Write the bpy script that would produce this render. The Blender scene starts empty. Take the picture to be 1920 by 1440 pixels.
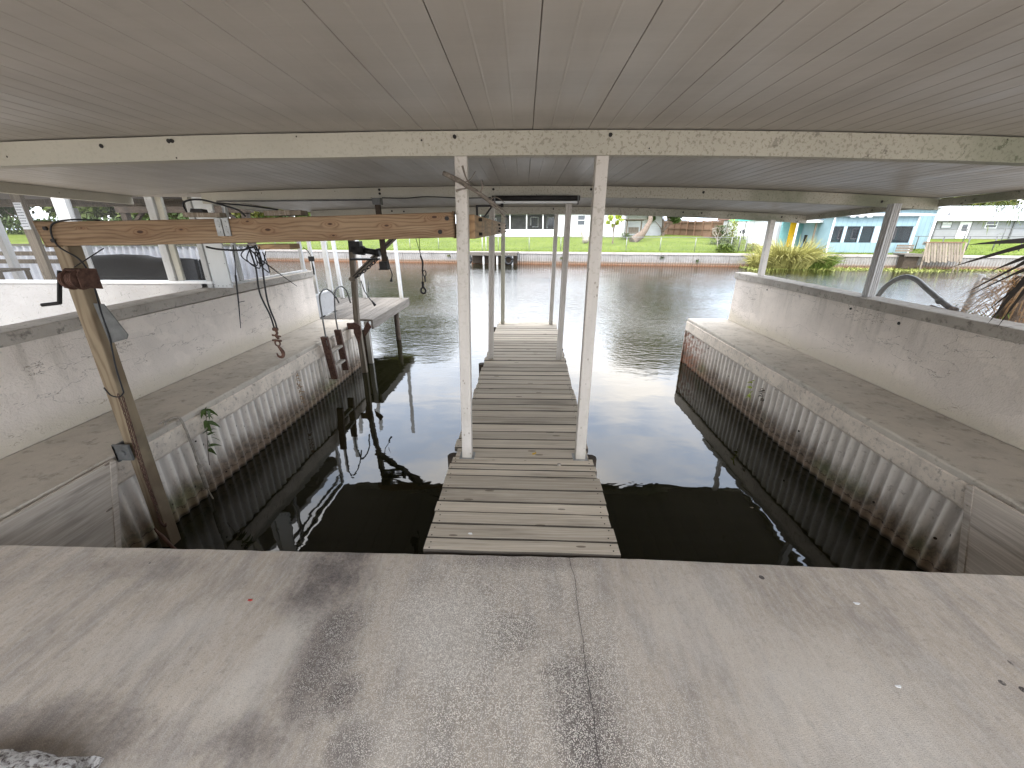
import bpy, math, random
from mathutils import Vector, Matrix, noise as mnoise
R = math.radians
random.seed(7)
S = bpy.context.scene
COL = S.collection

# ------------------------------------------------------------------ camera
cam_d = bpy.data.cameras.new("camera"); cam = bpy.data.objects.new("camera", cam_d); COL.objects.link(cam)
cam.location = (0, 0, 1.6)
cam.rotation_euler = (R(90 - 21.14), 0, R(1.6))
cam_d.sensor_width = 36; cam_d.lens = 36 * 750 / 1920
cam_d.clip_start = 0.05; cam_d.clip_end = 2000
S.camera = cam
S.render.resolution_x = 1024; S.render.resolution_y = 768

# ------------------------------------------------------------------ sky, sun, exposure
SUN_EL, SUN_AZ = 52.0, 205.0      # azimuth clockwise from +Y: behind the camera, slightly left
W = bpy.data.worlds.new("World"); S.world = W; W.use_nodes = True
wn = W.node_tree.nodes; wl = W.node_tree.links
for n in list(wn): wn.remove(n)
wo = wn.new('ShaderNodeOutputWorld'); bg = wn.new('ShaderNodeBackground'); bg.inputs[1].default_value = 0.15
sky = wn.new('ShaderNodeTexSky'); sky.sky_type = 'NISHITA'; sky.sun_disc = False
sky.sun_elevation = R(SUN_EL); sky.sun_rotation = R(SUN_AZ); sky.air_density = 1.3; sky.dust_density = 2.5
tc = wn.new('ShaderNodeTexCoord')
mp = wn.new('ShaderNodeMapping'); mp.inputs['Scale'].default_value = (1, 1, 2.6)
nz = wn.new('ShaderNodeTexNoise'); nz.inputs['Scale'].default_value = 2.1; nz.inputs['Detail'].default_value = 7; nz.inputs['Roughness'].default_value = .58
mp.inputs['Location'].default_value = (0.35, 0.1, 0.4)
cr = wn.new('ShaderNodeValToRGB')
cr.color_ramp.elements[0].position = .45; cr.color_ramp.elements[0].color = (0, 0, 0, 1)
cr.color_ramp.elements[1].position = .66; cr.color_ramp.elements[1].color = (1, 1, 1, 1)
base = wn.new('ShaderNodeMix'); base.data_type = 'RGBA'; base.inputs['Factor'].default_value = .7
base.inputs['B'].default_value = (12.9, 14.7, 17.8, 1)
mx = wn.new('ShaderNodeMix'); mx.data_type = 'RGBA'; mx.inputs['B'].default_value = (17.4, 16.6, 15.6, 1)
wl.new(tc.outputs['Generated'], mp.inputs['Vector']); wl.new(mp.outputs[0], nz.inputs['Vector']); wl.new(nz.outputs['Fac'], cr.inputs[0])
wl.new(sky.outputs[0], base.inputs['A']); wl.new(base.outputs['Result'], mx.inputs['A'])
wl.new(cr.outputs[0], mx.inputs['Factor']); wl.new(mx.outputs['Result'], bg.inputs[0]); wl.new(bg.outputs[0], wo.inputs[0])
sd = bpy.data.lights.new("sun", 'SUN'); sd.energy = 1.3; sd.angle = R(10); sd.color = (1, .95, .88)
sun = bpy.data.objects.new("sun", sd); COL.objects.link(sun)
sun.rotation_euler = (R(90 - SUN_EL), 0, R(180 - SUN_AZ)); sun.location = (0, -20, 30)
S.view_settings.view_transform = 'Standard'; S.view_settings.look = 'None'
S.view_settings.exposure = 1.28; S.view_settings.gamma = 1
try:
    S.cycles.max_bounces = 8; S.cycles.diffuse_bounces = 5; S.cycles.glossy_bounces = 4; S.cycles.transparent_max_bounces = 16
except Exception: pass

# ------------------------------------------------------------------ materials
class Mt:
    def __init__(s, name, rough=.8, spec=.3, metal=0.0, coords='Object'):
        s.m = bpy.data.materials.new(name); s.m.use_nodes = True
        s.n = s.m.node_tree.nodes; s.l = s.m.node_tree.links
        s.b = s.n['Principled BSDF']; s.b.inputs['Roughness'].default_value = rough
        s.b.inputs['Specular IOR Level'].default_value = spec; s.b.inputs['Metallic'].default_value = metal
        t = s.n.new('ShaderNodeTexCoord')
        if coords == 'World':
            g = s.n.new('ShaderNodeNewGeometry'); s.co = g.outputs['Position']
        else: s.co = t.outputs['Object']
        s.sep_ = None
    def put(s, sock, v):
        if hasattr(v, 'is_linked') or isinstance(v, bpy.types.NodeSocket): s.l.new(v, sock)
        elif isinstance(v, (tuple, list)) and len(v) == 3 and sock.type == 'RGBA': sock.default_value = (*v, 1)
        else: sock.default_value = v
    def scale(s, sc, loc=(0, 0, 0), co=None):
        n = s.n.new('ShaderNodeMapping'); n.inputs['Scale'].default_value = sc; n.inputs['Location'].default_value = loc
        s.l.new(co or s.co, n.inputs['Vector']); return n.outputs[0]
    def rnd(s): return s.n.new('ShaderNodeObjectInfo').outputs['Random']
    def shift(s, k=37.0):
        v = s.n.new('ShaderNodeVectorMath'); v.operation = 'ADD'; s.l.new(s.co, v.inputs[0])
        s.l.new(s.math('MULTIPLY', s.rnd(), k), v.inputs[1]); s.co = v.outputs[0]
    def noise(s, scale=5., detail=4., rough=.55, co=None, dist=0.):
        n = s.n.new('ShaderNodeTexNoise'); n.inputs['Scale'].default_value = scale; n.inputs['Detail'].default_value = detail
        n.inputs['Roughness'].default_value = rough; n.inputs['Distortion'].default_value = dist
        s.l.new(co or s.co, n.inputs['Vector']); return n.outputs['Fac']
    def vor(s, scale=5., co=None, out='Distance', feat='F1', rnd=1.0):
        n = s.n.new('ShaderNodeTexVoronoi'); n.feature = feat; n.inputs['Scale'].default_value = scale
        n.inputs['Randomness'].default_value = rnd
        s.l.new(co or s.co, n.inputs['Vector']); return n.outputs[out]
    def ramp(s, f, st, interp='LINEAR'):
        n = s.n.new('ShaderNodeValToRGB'); e = n.color_ramp.elements; n.color_ramp.interpolation = interp
        st = [(p, c if isinstance(c, (tuple, list)) else (c, c, c)) for p, c in st]
        e[0].position, e[0].color = st[0][0], (*st[0][1], 1); e[1].position, e[1].color = st[-1][0], (*st[-1][1], 1)
        for p, c in st[1:-1]:
            q = e.new(p); q.color = (*c, 1)
        s.l.new(f, n.inputs[0]); return n.outputs[0]
    def mix(s, f, a, b, mode='MIX'):
        n = s.n.new('ShaderNodeMix'); n.data_type = 'RGBA'; n.blend_type = mode
        s.put(n.inputs['Factor'], f); s.put(n.inputs['A'], a); s.put(n.inputs['B'], b); return n.outputs['Result']
    def math(s, op, a, b=0., c=0., clamp=False):
        n = s.n.new('ShaderNodeMath'); n.operation = op; n.use_clamp = clamp
        s.put(n.inputs[0], a); s.put(n.inputs[1], b); s.put(n.inputs[2], c); return n.outputs[0]
    def xyz(s, co=None):
        n = s.n.new('ShaderNodeSeparateXYZ'); s.l.new(co or s.co, n.inputs[0]); return n.outputs
    def band(s, v, lo, hi):
        n = s.n.new('ShaderNodeMapRange'); n.interpolation_type = 'SMOOTHSTEP'
        s.put(n.inputs['Value'], v); n.inputs['From Min'].default_value = lo; n.inputs['From Max'].default_value = hi
        return n.outputs[0]
    def bump(s, h, st=.4, d=.01):
        n = s.n.new('ShaderNodeBump'); n.inputs['Strength'].default_value = st; n.inputs['Distance'].default_value = d
        s.l.new(h, n.inputs['Height']); s.l.new(n.outputs[0], s.b.inputs['Normal']); return n
    def col(s, c): s.put(s.b.inputs['Base Color'], c)
    def rough(s, c): s.put(s.b.inputs['Roughness'], c)

def scalec(c, k): return tuple(x * k for x in c)

def plain(name, c, rough=.6, var=.18, sc=9., metal=0., spec=.3, bump=.15, bd=.004):
    m = Mt(name, rough, spec, metal)
    n = m.noise(sc, 5, .6); m.col(m.ramp(n, [(.3, scalec(c, 1 - var)), (.7, scalec(c, 1 + var))]))
    if bump: m.bump(m.noise(sc * 6, 3), bump, bd)
    return m.m

def weathered(name, c1, c2, axis, dark=(.12, .1, .085), rough=.85):
    """grey weathered board, grain along axis"""
    m = Mt(name, rough, .15); m.shift()
    sc = [55, 55, 55]; sc[axis] = 1.6
    g = m.noise(1., 7, .7, m.scale(tuple(sc)), .6)
    sc2 = [9, 9, 9]; sc2[axis] = 1.1
    g2 = m.noise(1., 4, .6, m.scale(tuple(sc2)))
    c = m.ramp(g, [(.22, dark), (.36, scalec(c1, .82)), (.52, c1), (.72, c2)])
    c = m.mix(m.math('MULTIPLY', m.band(g2, .54, .72), .8), c, scalec(c1, .55), 'MIX')
    rn = m.rnd(); c = m.mix(1., c, m.ramp(rn, [(0, .74), (1, 1.10)]), 'MULTIPLY')
    sc3 = [11, 11, 11]; sc3[axis] = 3.
    v = m.vor(1., m.scale(tuple(sc3)))
    c = m.mix(m.math('MULTIPLY', m.math('LESS_THAN', v, .1), .7), c, (.09, .065, .045))
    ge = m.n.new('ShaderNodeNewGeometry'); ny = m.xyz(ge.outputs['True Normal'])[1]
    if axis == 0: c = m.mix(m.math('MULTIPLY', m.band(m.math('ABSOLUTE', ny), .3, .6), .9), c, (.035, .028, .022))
    m.col(c); m.bump(g, .6, .004); return m.m

def lumber(name, axis, sides=2, tint=1.0):
    """orange pressure-treated pine with long cathedral grain and knots"""
    m = Mt(name, .62, .3); m.shift(5.3)
    X = m.xyz(); L = X[axis]; T = X[sides]
    vs = [1, 1, 1]; vs[axis] = 1.9; vs[sides] = 7.5; vs[3 - axis - sides] = .6
    d = m.vor(1., m.scale(tuple(vs)), rnd=.9)
    e = m.math('EXPONENT', m.math('MULTIPLY', m.math('POWER', d, 2.), -26.))
    ns = [1, 1, 1]; ns[axis] = .9; ns[sides] = 5.; ns[3 - axis - sides] = 2.
    w = m.noise(1., 3, .5, m.scale(tuple(ns)))
    ph = m.math('ADD', m.math('MULTIPLY', T, 150.), m.math('ADD', m.math('MULTIPLY', w, 34.), m.math('MULTIPLY', e, 15.)))
    s = m.math('ADD', m.math('MULTIPLY', m.math('SINE', ph), .5), .5)
    s = m.math('POWER', s, 2.2)
    fs = [160, 160, 160]; fs[axis] = 4
    f = m.noise(1., 4, .6, m.scale(tuple(fs)))
    gk = (.26, .20, .125) if axis == 2 else (.33, .20, .095); a = scalec(gk, tint); b = scalec((.12, .075, .04) if axis == 2 else (.15, .068, .027), tint)
    c = m.mix(m.math('MULTIPLY', s, .8), a, b)
    c = m.mix(m.math('MULTIPLY', f, .35), c, scalec((.42, .33, .22), tint))
    bl = m.noise(3., 3); c = m.mix(m.band(bl, .5, .75), c, scalec((.15, .115, .075), tint))
    kn = m.math('LESS_THAN', d, .085); c = m.mix(m.math('MULTIPLY', kn, .85), c, (.045, .018, .008))
    if axis == 2:
        zz = m.math('ADD', X[2], m.math('MULTIPLY', m.math('SUBTRACT', m.noise(7, 5, .7), .5), 1.4))
        c = m.mix(m.math('MULTIPLY', m.math('SUBTRACT', 1., m.band(zz, .2, 1.3)), .7), c, (.11, .08, .05))
    m.col(c); m.bump(m.math('ADD', s, f), .25, .002); return m.m

def beam_lumber():
    m = Mt('pine_beam', .65, .25, coords='World')
    X = m.xyz(); x = X[0]
    zc = m.math('ADD', 1.6337, m.math('MULTIPLY', x, .02066))
    z = m.math('SUBTRACT', X[2], zc)
    w = m.noise(1., 3, .5, m.scale((1.3, 2., 7.)))
    ph = m.math('ADD', m.math('MULTIPLY', z, 330.), m.math('MULTIPLY', w, 34.))
    kn = None; tot = None
    for (xk, zk, rk) in ((-2.34, .0, .020), (-2.08, .008, .011), (-1.80, -.035, .008), (-1.545, -.004, .017), (-1.66, .045, .010), (-1.16, .02, .013), (-1.15, -.045, .010), (-.82, .004, .012), (-.53, .045, .016), (-.50, -.03, .012), (-2.7, .03, .007)):
        dx = m.math('MULTIPLY', m.math('SUBTRACT', x, xk), .42); dz = m.math('SUBTRACT', z, zk)
        d = m.math('SQRT', m.math('ADD', m.math('MULTIPLY', dx, dx), m.math('MULTIPLY', dz, dz)))
        e = m.math('EXPONENT', m.math('MULTIPLY', m.math('MULTIPLY', d, d), -.9 / (rk * rk * 3.2)))
        g = m.math('ADD', m.math('MULTIPLY', d, 620.), m.math('MULTIPLY', w, 6.))
        ph = m.math('ADD', m.math('MULTIPLY', ph, m.math('SUBTRACT', 1., e)), m.math('MULTIPLY', g, e))
        kk = m.math('SUBTRACT', 1., m.band(d, rk * .30, rk * .5)); kn = kk if kn is None else m.math('MAXIMUM', kn, kk)
        tot = e if tot is None else m.math('MAXIMUM', tot, e)
    s = m.math('POWER', m.math('ADD', m.math('MULTIPLY', m.math('SINE', ph), .5), .5), 3.)
    f = m.noise(1., 5, .65, m.scale((5, 60, 240)))
    lg = m.noise(1., 4, .6, m.scale((1.2, 3, 14)))
    c = m.ramp(lg, [(.3, (.155, .098, .055)), (.5, (.225, .145, .082)), (.7, (.29, .205, .125))])
    c = m.mix(m.math('MULTIPLY', s, .62), c, (.085, .045, .024))
    c = m.mix(m.math('MULTIPLY', m.band(f, .4, .7), .35), c, (.32, .235, .15))
    c = m.mix(m.math('MULTIPLY', tot, .35), c, (.16, .075, .035))
    c = m.mix(m.math('MULTIPLY', kn, .9), c, (.035, .016, .01))
    chk = m.math('MULTIPLY', m.math('LESS_THAN', m.noise(1., 2, .5, m.scale((.9, 2, 45), (3, 0, 0))), .27), .8); c = m.mix(chk, c, (.06, .035, .02))
    m.col(c); m.bump(m.math('ADD', s, f), .35, .003); return m.m

def stucco(name, c=(.68, .605, .53), low=True, sp=.8):
    m = Mt(name, .9, .15, coords='World')
    n1 = m.noise(1.3, 5, .6); n2 = m.noise(16, 6, .7, dist=1.2); n3 = m.noise(60, 4, .65)
    col = m.ramp(n1, [(.3, scalec(c, .84)), (.55, c), (.75, scalec(c, 1.12))])
    # hairline trowel marks
    cr = m.vor(7., m.scale((1, 1, 1.3)), feat='DISTANCE_TO_EDGE')
    lines = m.math('LESS_THAN', m.math('ADD', cr, m.math('MULTIPLY', n2, .16)), .078)
    col = m.mix(m.math('MULTIPLY', lines, .6 * sp), col, scalec(c, .55))
    col = m.mix(m.math('MULTIPLY', m.band(n2, .58, .70), .42 * sp), col, (.27, .24, .195))
    if low:
        z = m.xyz()[2]
        sk = m.noise(1., 5, .65, m.scale((7, 7, .7))); top = m.band(m.math('ADD', z, m.math('MULTIPLY', n1, .3)), .45, .95)
        col = m.mix(m.math('MULTIPLY', m.math('MULTIPLY', m.band(sk, .5, .68), m.math('ADD', m.math('MULTIPLY', top, .8), .2)), .42), col, (.30, .265, .21))
        pt = m.noise(2.2, 3, .5, m.scale((1, 1, 1.4), (5, 2, 1))); col = m.mix(m.math('MULTIPLY', m.band(pt, .60, .63), .22), col, scalec(c, 1.25))
        ck = m.math('LESS_THAN', m.math('ABSOLUTE', m.math('SUBTRACT', m.noise(1.1, 6, .6, m.scale((1, .5, 1.6), (2, 7, 3))), .5)), .0016); col = m.mix(m.math('MULTIPLY', ck, .6), col, (.16, .13, .10))
        b = m.math('SUBTRACT', 1., m.band(m.math('SUBTRACT', z, m.math('MULTIPLY', n1, .28)), -.12, .12))
        col = m.mix(m.math('MULTIPLY', b, .5), col, (.40, .35, .24))
    m.col(col); m.bump(m.math('ADD', m.math('MULTIPLY', n2, 1.2), m.math('MULTIPLY', n3, .6)), .7, .012); return m.m

def concrete(name, c=(.40, .375, .34), stain=.5, sc=1.):
    m = Mt(name, .88, .2, coords='World')
    n1 = m.noise(1.7 * sc, 6, .7); n2 = m.noise(9 * sc, 6, .65); n3 = m.noise(120, 3, .6)
    col = m.ramp(n1, [(.28, scalec(c, .72)), (.52, c), (.75, scalec(c, 1.15))])
    col = m.mix(m.math('MULTIPLY', m.band(n2, .52, .70), stain), col, scalec(c, .38))
    col = m.mix(m.math('MULTIPLY', m.band(n3, .55, .75), .35), col, scalec(c, 1.45))
    m.col(col); m.bump(m.math('ADD', m.math('MULTIPLY', n2, .7), n3), .5, .006); return m.m

def patio_mat():
    m = Mt('patio_concrete', .86, .25, coords='World')
    X = m.xyz(); x, y = X[0], X[1]
    wob = m.noise(2.3, 5, .6); wob2 = m.noise(7, 4, .6); wob3 = m.noise(42, 5, .75)
    brush = m.noise(1., 5, .6, m.scale((9, 2.2, 1), co=None))
    n3 = m.noise(230, 2, .5)
    base = m.ramp(m.noise(.9, 5, .6), [(.3, (.36, .305, .245)), (.5, (.46, .395, .322)), (.72, (.565, .492, .408))])
    base = m.mix(m.math('MULTIPLY', m.band(brush, .42, .66), .5), base, (.25, .225, .205))
    fb = m.noise(1., 6, .7, m.scale((46, 11, 1))); base = m.mix(m.math('MULTIPLY', m.band(fb, .4, .7), .30), base, (.66, .62, .58)); fc = m.noise(34, 5, .75); base = m.mix(m.math('MULTIPLY', m.band(fc, .52, .66), .35), base, (.20, .18, .165))
    def blob(cx, cy, rx, ry, k, ang=0.):
        ca, sa = math.cos(ang), math.sin(ang)
        dx = m.math('SUBTRACT', x, cx); dy = m.math('SUBTRACT', y, cy)
        u = m.math('ADD', m.math('MULTIPLY', dx, ca / rx), m.math('MULTIPLY', dy, sa / rx))
        v = m.math('ADD', m.math('MULTIPLY', dx, -sa / ry), m.math('MULTIPLY', dy, ca / ry))
        d2 = m.math('ADD', m.math('MULTIPLY', u, u), m.math('MULTIPLY', v, v))
        d2 = m.math('ADD', d2, m.math('MULTIPLY', m.math('SUBTRACT', wob, .5), 3.2))
        d2 = m.math('ADD', d2, m.math('MULTIPLY', m.math('SUBTRACT', wob2, .5), 1.8))
        d2 = m.math('ADD', d2, m.math('MULTIPLY', m.math('SUBTRACT', wob3, .5), 2.2))
        return m.math('MULTIPLY', m.math('SUBTRACT', 1., m.band(d2, -.5, 1.8)), k)
    def total(L):
        t = None
        for a in L:
            b = blob(*a); t = b if t is None else m.math('MAXIMUM', t, b)
        return t
    light = total([(-1.0, 1.05, .10, .35, .7, -.25), (-.35, 1.2, .22, .22, .8), (.75, 1.3, .3, .3, .45), (-1.5, 1.15, .3, .12, .4, .5), (1.2, .9, .5, .35, .5), (-.45, .8, .14, .14, .4)])
    base = m.mix(light, base, (.60, .55, .485))
    dark = total([(-.90, 1.48, .20, .24, 1.), (-.78, 1.12, .13, .30, .9), (-.66, .95, .08, .08, .95), (-.95, .78, .16, .10, .75),
                  (.19, 1.05, .10, .035, .8), (.24, .85, .13, .28, .9), (-1.9, 1.5, .3, .10, .5), (-.1, .66, .5, .07, .7), (.0, 1.2, .12, .1, .45),
                  (-.55, .78, .08, .1, .6), (.0, 1.6, .35, .06, .6), (-1.6, .78, .5, .12, .6)])
    base = m.mix(m.math('MULTIPLY', dark, .95), base, (.088, .072, .07))
    spots = m.math('LESS_THAN', m.vor(4.2, m.scale((1, 1.0, .2), (3.1, .7, 0))), .055)
    base = m.mix(m.math('MULTIPLY', spots, m.band(wob2, .42, .5)), base, (.07, .06, .055))
    # exposed aggregate in the worn middle
    ag = m.vor(280., m.scale((1, 1, .3)), rnd=1.)
    agm = m.math('LESS_THAN', ag, .42)
    mid = total([(-.15, 1.15, .62, .55, 1.), (.15, .9, .5, .45, .9)])
    base = m.mix(m.math('MULTIPLY', mid, .38), base, (.22, .195, .175))
    base = m.mix(m.math('MULTIPLY', m.math('MULTIPLY', agm, m.band(m.noise(60, 2), .3, .5)), m.math('ADD', m.math('MULTIPLY', mid, .95), .10)), base, (.88, .82, .72))
    fine = m.math('LESS_THAN', m.vor(260., m.scale((1, 1, .3))), .3)
    base = m.mix(m.math('MULTIPLY', fine, .38), base, (.16, .14, .125))
    # crack
    cx = m.math('ADD', .262, m.math('MULTIPLY', m.math('SUBTRACT', m.noise(1., 5, .62, m.scale((0, 2.6, 0))), .5), .07))
    dd = m.math('ABSOLUTE', m.math('SUBTRACT', x, cx))
    crack = m.math('MULTIPLY', m.math('LESS_THAN', dd, .0010), m.math('LESS_THAN', y, 1.66))
    soft = m.math('MULTIPLY', m.math('SUBTRACT', 1., m.band(dd, 0., .03)), .2)
    base = m.mix(soft, base, (.12, .10, .09))
    base = m.mix(crack, base, (.03, .025, .022))
    m.col(base)
    h = m.math('ADD', m.math('MULTIPLY', agm, .5), m.math('MULTIPLY', n3, .8)); h = m.math('SUBTRACT', h, m.math('MULTIPLY', crack, 3.))
    m.bump(h, .45, .003); return m.m

def steel_mat():
    m = Mt('corrugated_sheet', .55, .35, coords='World')
    X = m.xyz(); z = X[2]
    n1 = m.noise(1., 5, .7, m.scale((7, 7, 2.))); n2 = m.noise(17, 5, .7); n0 = m.noise(.9, 3)
    col = m.ramp(n1, [(.3, (.46, .41, .345)), (.5, (.66, .59, .51)), (.7, (.78, .71, .62))])
    col = m.mix(m.math('MULTIPLY', m.band(n2, .56, .68), .5), col, (.20, .15, .11))
    zz = m.math('ADD', z, m.math('MULTIPLY', m.math('SUBTRACT', n1, .5), .35))
    low = m.math('SUBTRACT', 1., m.band(zz, -.74, -.46))
    brown = m.mix(m.band(n2, .4, .62), (.085, .06, .042), (.24, .175, .12))
    green = m.mix(m.band(n2, .45, .6), (.10, .12, .04), (.20, .20, .09))
    lo = m.mix(m.math('MULTIPLY', m.band(n0, .5, .62), .7), brown, green)
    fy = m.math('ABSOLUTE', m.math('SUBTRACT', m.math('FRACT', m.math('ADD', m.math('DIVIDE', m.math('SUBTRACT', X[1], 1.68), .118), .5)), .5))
    crest_light = m.math('SUBTRACT', 1., m.band(fy, .04, .2)); valley_shade = m.band(fy, .16, .42)
    col = m.mix(m.math('MULTIPLY', valley_shade, .38), col, (.22, .19, .16)); col = m.mix(m.math('MULTIPLY', crest_light, .55), col, (.84, .78, .69))  # relief shading put into the colour: valleys darkened, crests lightened
    col = m.mix(m.math('MULTIPLY', low, .9), col, lo)
    zt = m.math('ADD', z, m.math('MULTIPLY', m.math('SUBTRACT', n2, .5), .16))
    tan = m.math('SUBTRACT', 1., m.band(zt, -.80, -.765)); col = m.mix(m.math('MULTIPLY', tan, .55), col, (.27, .19, .125))
    l1 = m.math('LESS_THAN', m.math('ABSOLUTE', m.math('ADD', zt, .785)), .006); col = m.mix(m.math('MULTIPLY', l1, .8), col, (.05, .035, .025))
    wet = m.math('SUBTRACT', 1., m.band(z, -.872, -.84)); col = m.mix(m.math('MULTIPLY', wet, .9), col, (.035, .026, .018))
    rust = m.math('MULTIPLY', m.band(X[1], 6.2, 7.6), m.band(n2, .42, .56)); rust = m.math('MULTIPLY', rust, m.band(X[0], 0., 1.))
    col = m.mix(m.math('MULTIPLY', rust, .8), col, (.24, .085, .04))
    sp = m.math('LESS_THAN', m.vor(6.5, m.scale((1, 1, 1))), .075); col = m.mix(sp, col, (.03, .02, .015))
    m.col(col); m.bump(n2, .4, .006); return m.m

def ceil_mat():
    m = Mt('ceiling_panel', .42, .4, coords='World')
    X = m.xyz()
    n = m.noise(1., 5, .6, m.scale((.7, 3.5, 1))); n2 = m.noise(1., 6, .65, m.scale((5, .8, 1))); n3 = m.noise(26, 4)
    c = (.385, .36, .328)
    col = m.ramp(n, [(.3, scalec(c, .88)), (.6, c), (.8, scalec(c, 1.06))])
    col = m.mix(m.math('MULTIPLY', m.band(n2, .5, .75), .18), col, scalec(c, .7))
    s = m.math('FRACT', m.math('ADD', m.math('DIVIDE', m.math('SUBTRACT', X[0], .042), .305), .5))
    seam = m.math('LESS_THAN', m.math('ABSOLUTE', m.math('SUBTRACT', s, .5)), .0045)
    col = m.mix(m.math('MULTIPLY', seam, .6), col, (.13, .115, .10))
    ns = m.math('LESS_THAN', m.vor(2.3, m.scale((1, 1, .2))), .012); col = m.mix(m.math('MULTIPLY', ns, .7), col, (.12, .08, .05))
    wsn = m.noise(1., 5, .6, m.scale((1.6, .5, 1), (4, 9, 0))); col = m.mix(m.math('MULTIPLY', m.band(wsn, .58, .62), .14), col, scalec(c, .62))
    m.col(col); m.bump(m.math('ADD', n, m.math('MULTIPLY', n3, .1)), .12, .02)
    m.rough(m.ramp(n2, [(.3, .34), (.7, .55)])); return m.m

def beam_mat():
    m = Mt('mildewed_white_paint', .6, .3, coords='World')
    X = m.xyz()
    n = m.noise(1.2, 4); n2 = m.noise(55, 4, .7); n3 = m.noise(13, 5, .7)
    col = m.ramp(n, [(.3, (.37, .35, .29)), (.7, (.46, .435, .365))])
    col = m.mix(m.math('MULTIPLY', m.math('MULTIPLY', m.band(n2, .53, .60), m.math('ADD', m.math('MULTIPLY', m.band(X[0], -1.5, .3), .5), .12)), 1.), col, (.20, .185, .14))
    amt = m.band(X[0], .0, 3.6)
    sp = m.math('MULTIPLY', m.band(n3, .60, .66), m.math('ADD', m.math('MULTIPLY', amt, .95), .06))
    col = m.mix(sp, col, (.045, .04, .025))
    gr = m.math('MULTIPLY', m.band(X[0], 1.2, 3.2), m.band(n, .35, .6)); col = m.mix(m.math('MULTIPLY', gr, .8), col, (.13, .145, .09))
    sp2 = m.math('LESS_THAN', m.vor(9.), .05); col = m.mix(sp2, col, (.04, .035, .03))
    m.col(col); m.bump(n2, .3, .003); return m.m

def post_mat(name, grime=.35, c=(.58, .54, .49)):
    m = Mt(name, .5, .35)
    n = m.noise(1., 5, .6, m.scale((14, 14, 1.8))); n2 = m.noise(40, 4, .7)
    z = m.xyz()[2]
    col = m.ramp(n, [(.3, scalec(c, .82)), (.65, c)])
    up = m.math('ADD', m.math('MULTIPLY', m.band(z, .8, 2.), .75), .25)
    g = m.math('MULTIPLY', m.math('MULTIPLY', m.band(n2, .54, .64), up), grime * 1.5)
    col = m.mix(g, col, (.26, .23, .16))
    sp = m.math('LESS_THAN', m.vor(22., m.scale((1, 1, .6))), .12); col = m.mix(m.math('MULTIPLY', sp, .6), col, (.19, .15, .11))
    foot = m.math('SUBTRACT', 1., m.band(m.math('ADD', z, m.math('MULTIPLY', n2, .16)), .07, .2)); col = m.mix(m.math('MULTIPLY', foot, .45), col, (.22, .19, .14)); big = m.noise(1., 4, .6, m.scale((3, 3, 2.2))); col = m.mix(m.math('MULTIPLY', m.band(big, .5, .66), .28), col, (.30, .27, .21))
    m.col(col); m.bump(n2, .15, .002); return m.m

def water_mat():
    m = Mt('water', .015, .5, coords='World')
    m.b.inputs['IOR'].default_value = 1.45
    m.col((.009, .0085, .003))
    X = m.xyz(); y = X[1]
    far = m.band(y, 5.5, 13.)
    a = m.noise(1., 3, .5, m.scale((1.9, 3.2, 1)), .4)
    b = m.noise(1., 4, .6, m.scale((7., 11., 1)), .3)
    c = m.noise(1., 2, .5, m.scale((.55, .9, 1)), .5)
    gust = m.band(m.noise(.10, 3), .35, .62)
    h = m.math('ADD', m.math('MULTIPLY', a, m.math('ADD', m.math('MULTIPLY', far, .015), .003)),
               m.math('MULTIPLY', b, m.math('MULTIPLY', m.math('ADD', m.math('MULTIPLY', gust, .9), .5), m.math('MULTIPLY', far, .023))))
    h = m.math('ADD', h, m.math('MULTIPLY', c, .012))
    n = m.bump(h, 1., 1.); n.inputs['Strength'].default_value = .62
    return m.m

def lawn_mat():
    m = Mt('lawn_grass', .95, .1, coords='World')
    n = m.noise(.35, 6, .7); n2 = m.noise(1., 5, .7, m.scale((3.5, 3.5, 3)))
    c = m.ramp(n, [(.32, (.080, .11, .014)), (.55, (.115, .15, .020)), (.75, (.17, .185, .040))])
    c = m.mix(m.band(n2, .5, .7), c, (.045, .075, .010))
    dirt = m.band(m.noise(.5, 5, .7, m.scale((1, 1, 1), (9, 4, 0))), .66, .74); c = m.mix(m.math('MULTIPLY', dirt, .4), c, (.17, .13, .07))
    m.col(c); m.bump(n2, .8, .05); return m.m

def leaf(name, c, var=.45, trans=.25):
    m = Mt(name, .55, .25)
    n = m.noise(2.6, 5, .75); n2 = m.noise(14, 2)
    col = m.ramp(n, [(.3, scalec(c, 1 - var)), (.7, scalec(c, 1 + var))])
    col = m.mix(m.math('MULTIPLY', n2, .4), col, (c[0] * 1.9, c[1] * 1.5, c[2]))
    m.col(col)
    return m.m

def siding_mat(name, c, pitch=.2, vertical=False):
    m = Mt(name, .7, .2)
    X = m.xyz(); t = X[0] if vertical else X[2]
    f = m.math('FRACT', m.math('DIVIDE', t, pitch)); ln = m.math('LESS_THAN', f, .13)
    n = m.noise(2., 4); col = m.ramp(n, [(.3, scalec(c, .88)), (.7, c)])
    m.col(m.mix(m.math('MULTIPLY', ln, .35), col, scalec(c, .5))); m.bump(f, .5, .02); return m.m

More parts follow.
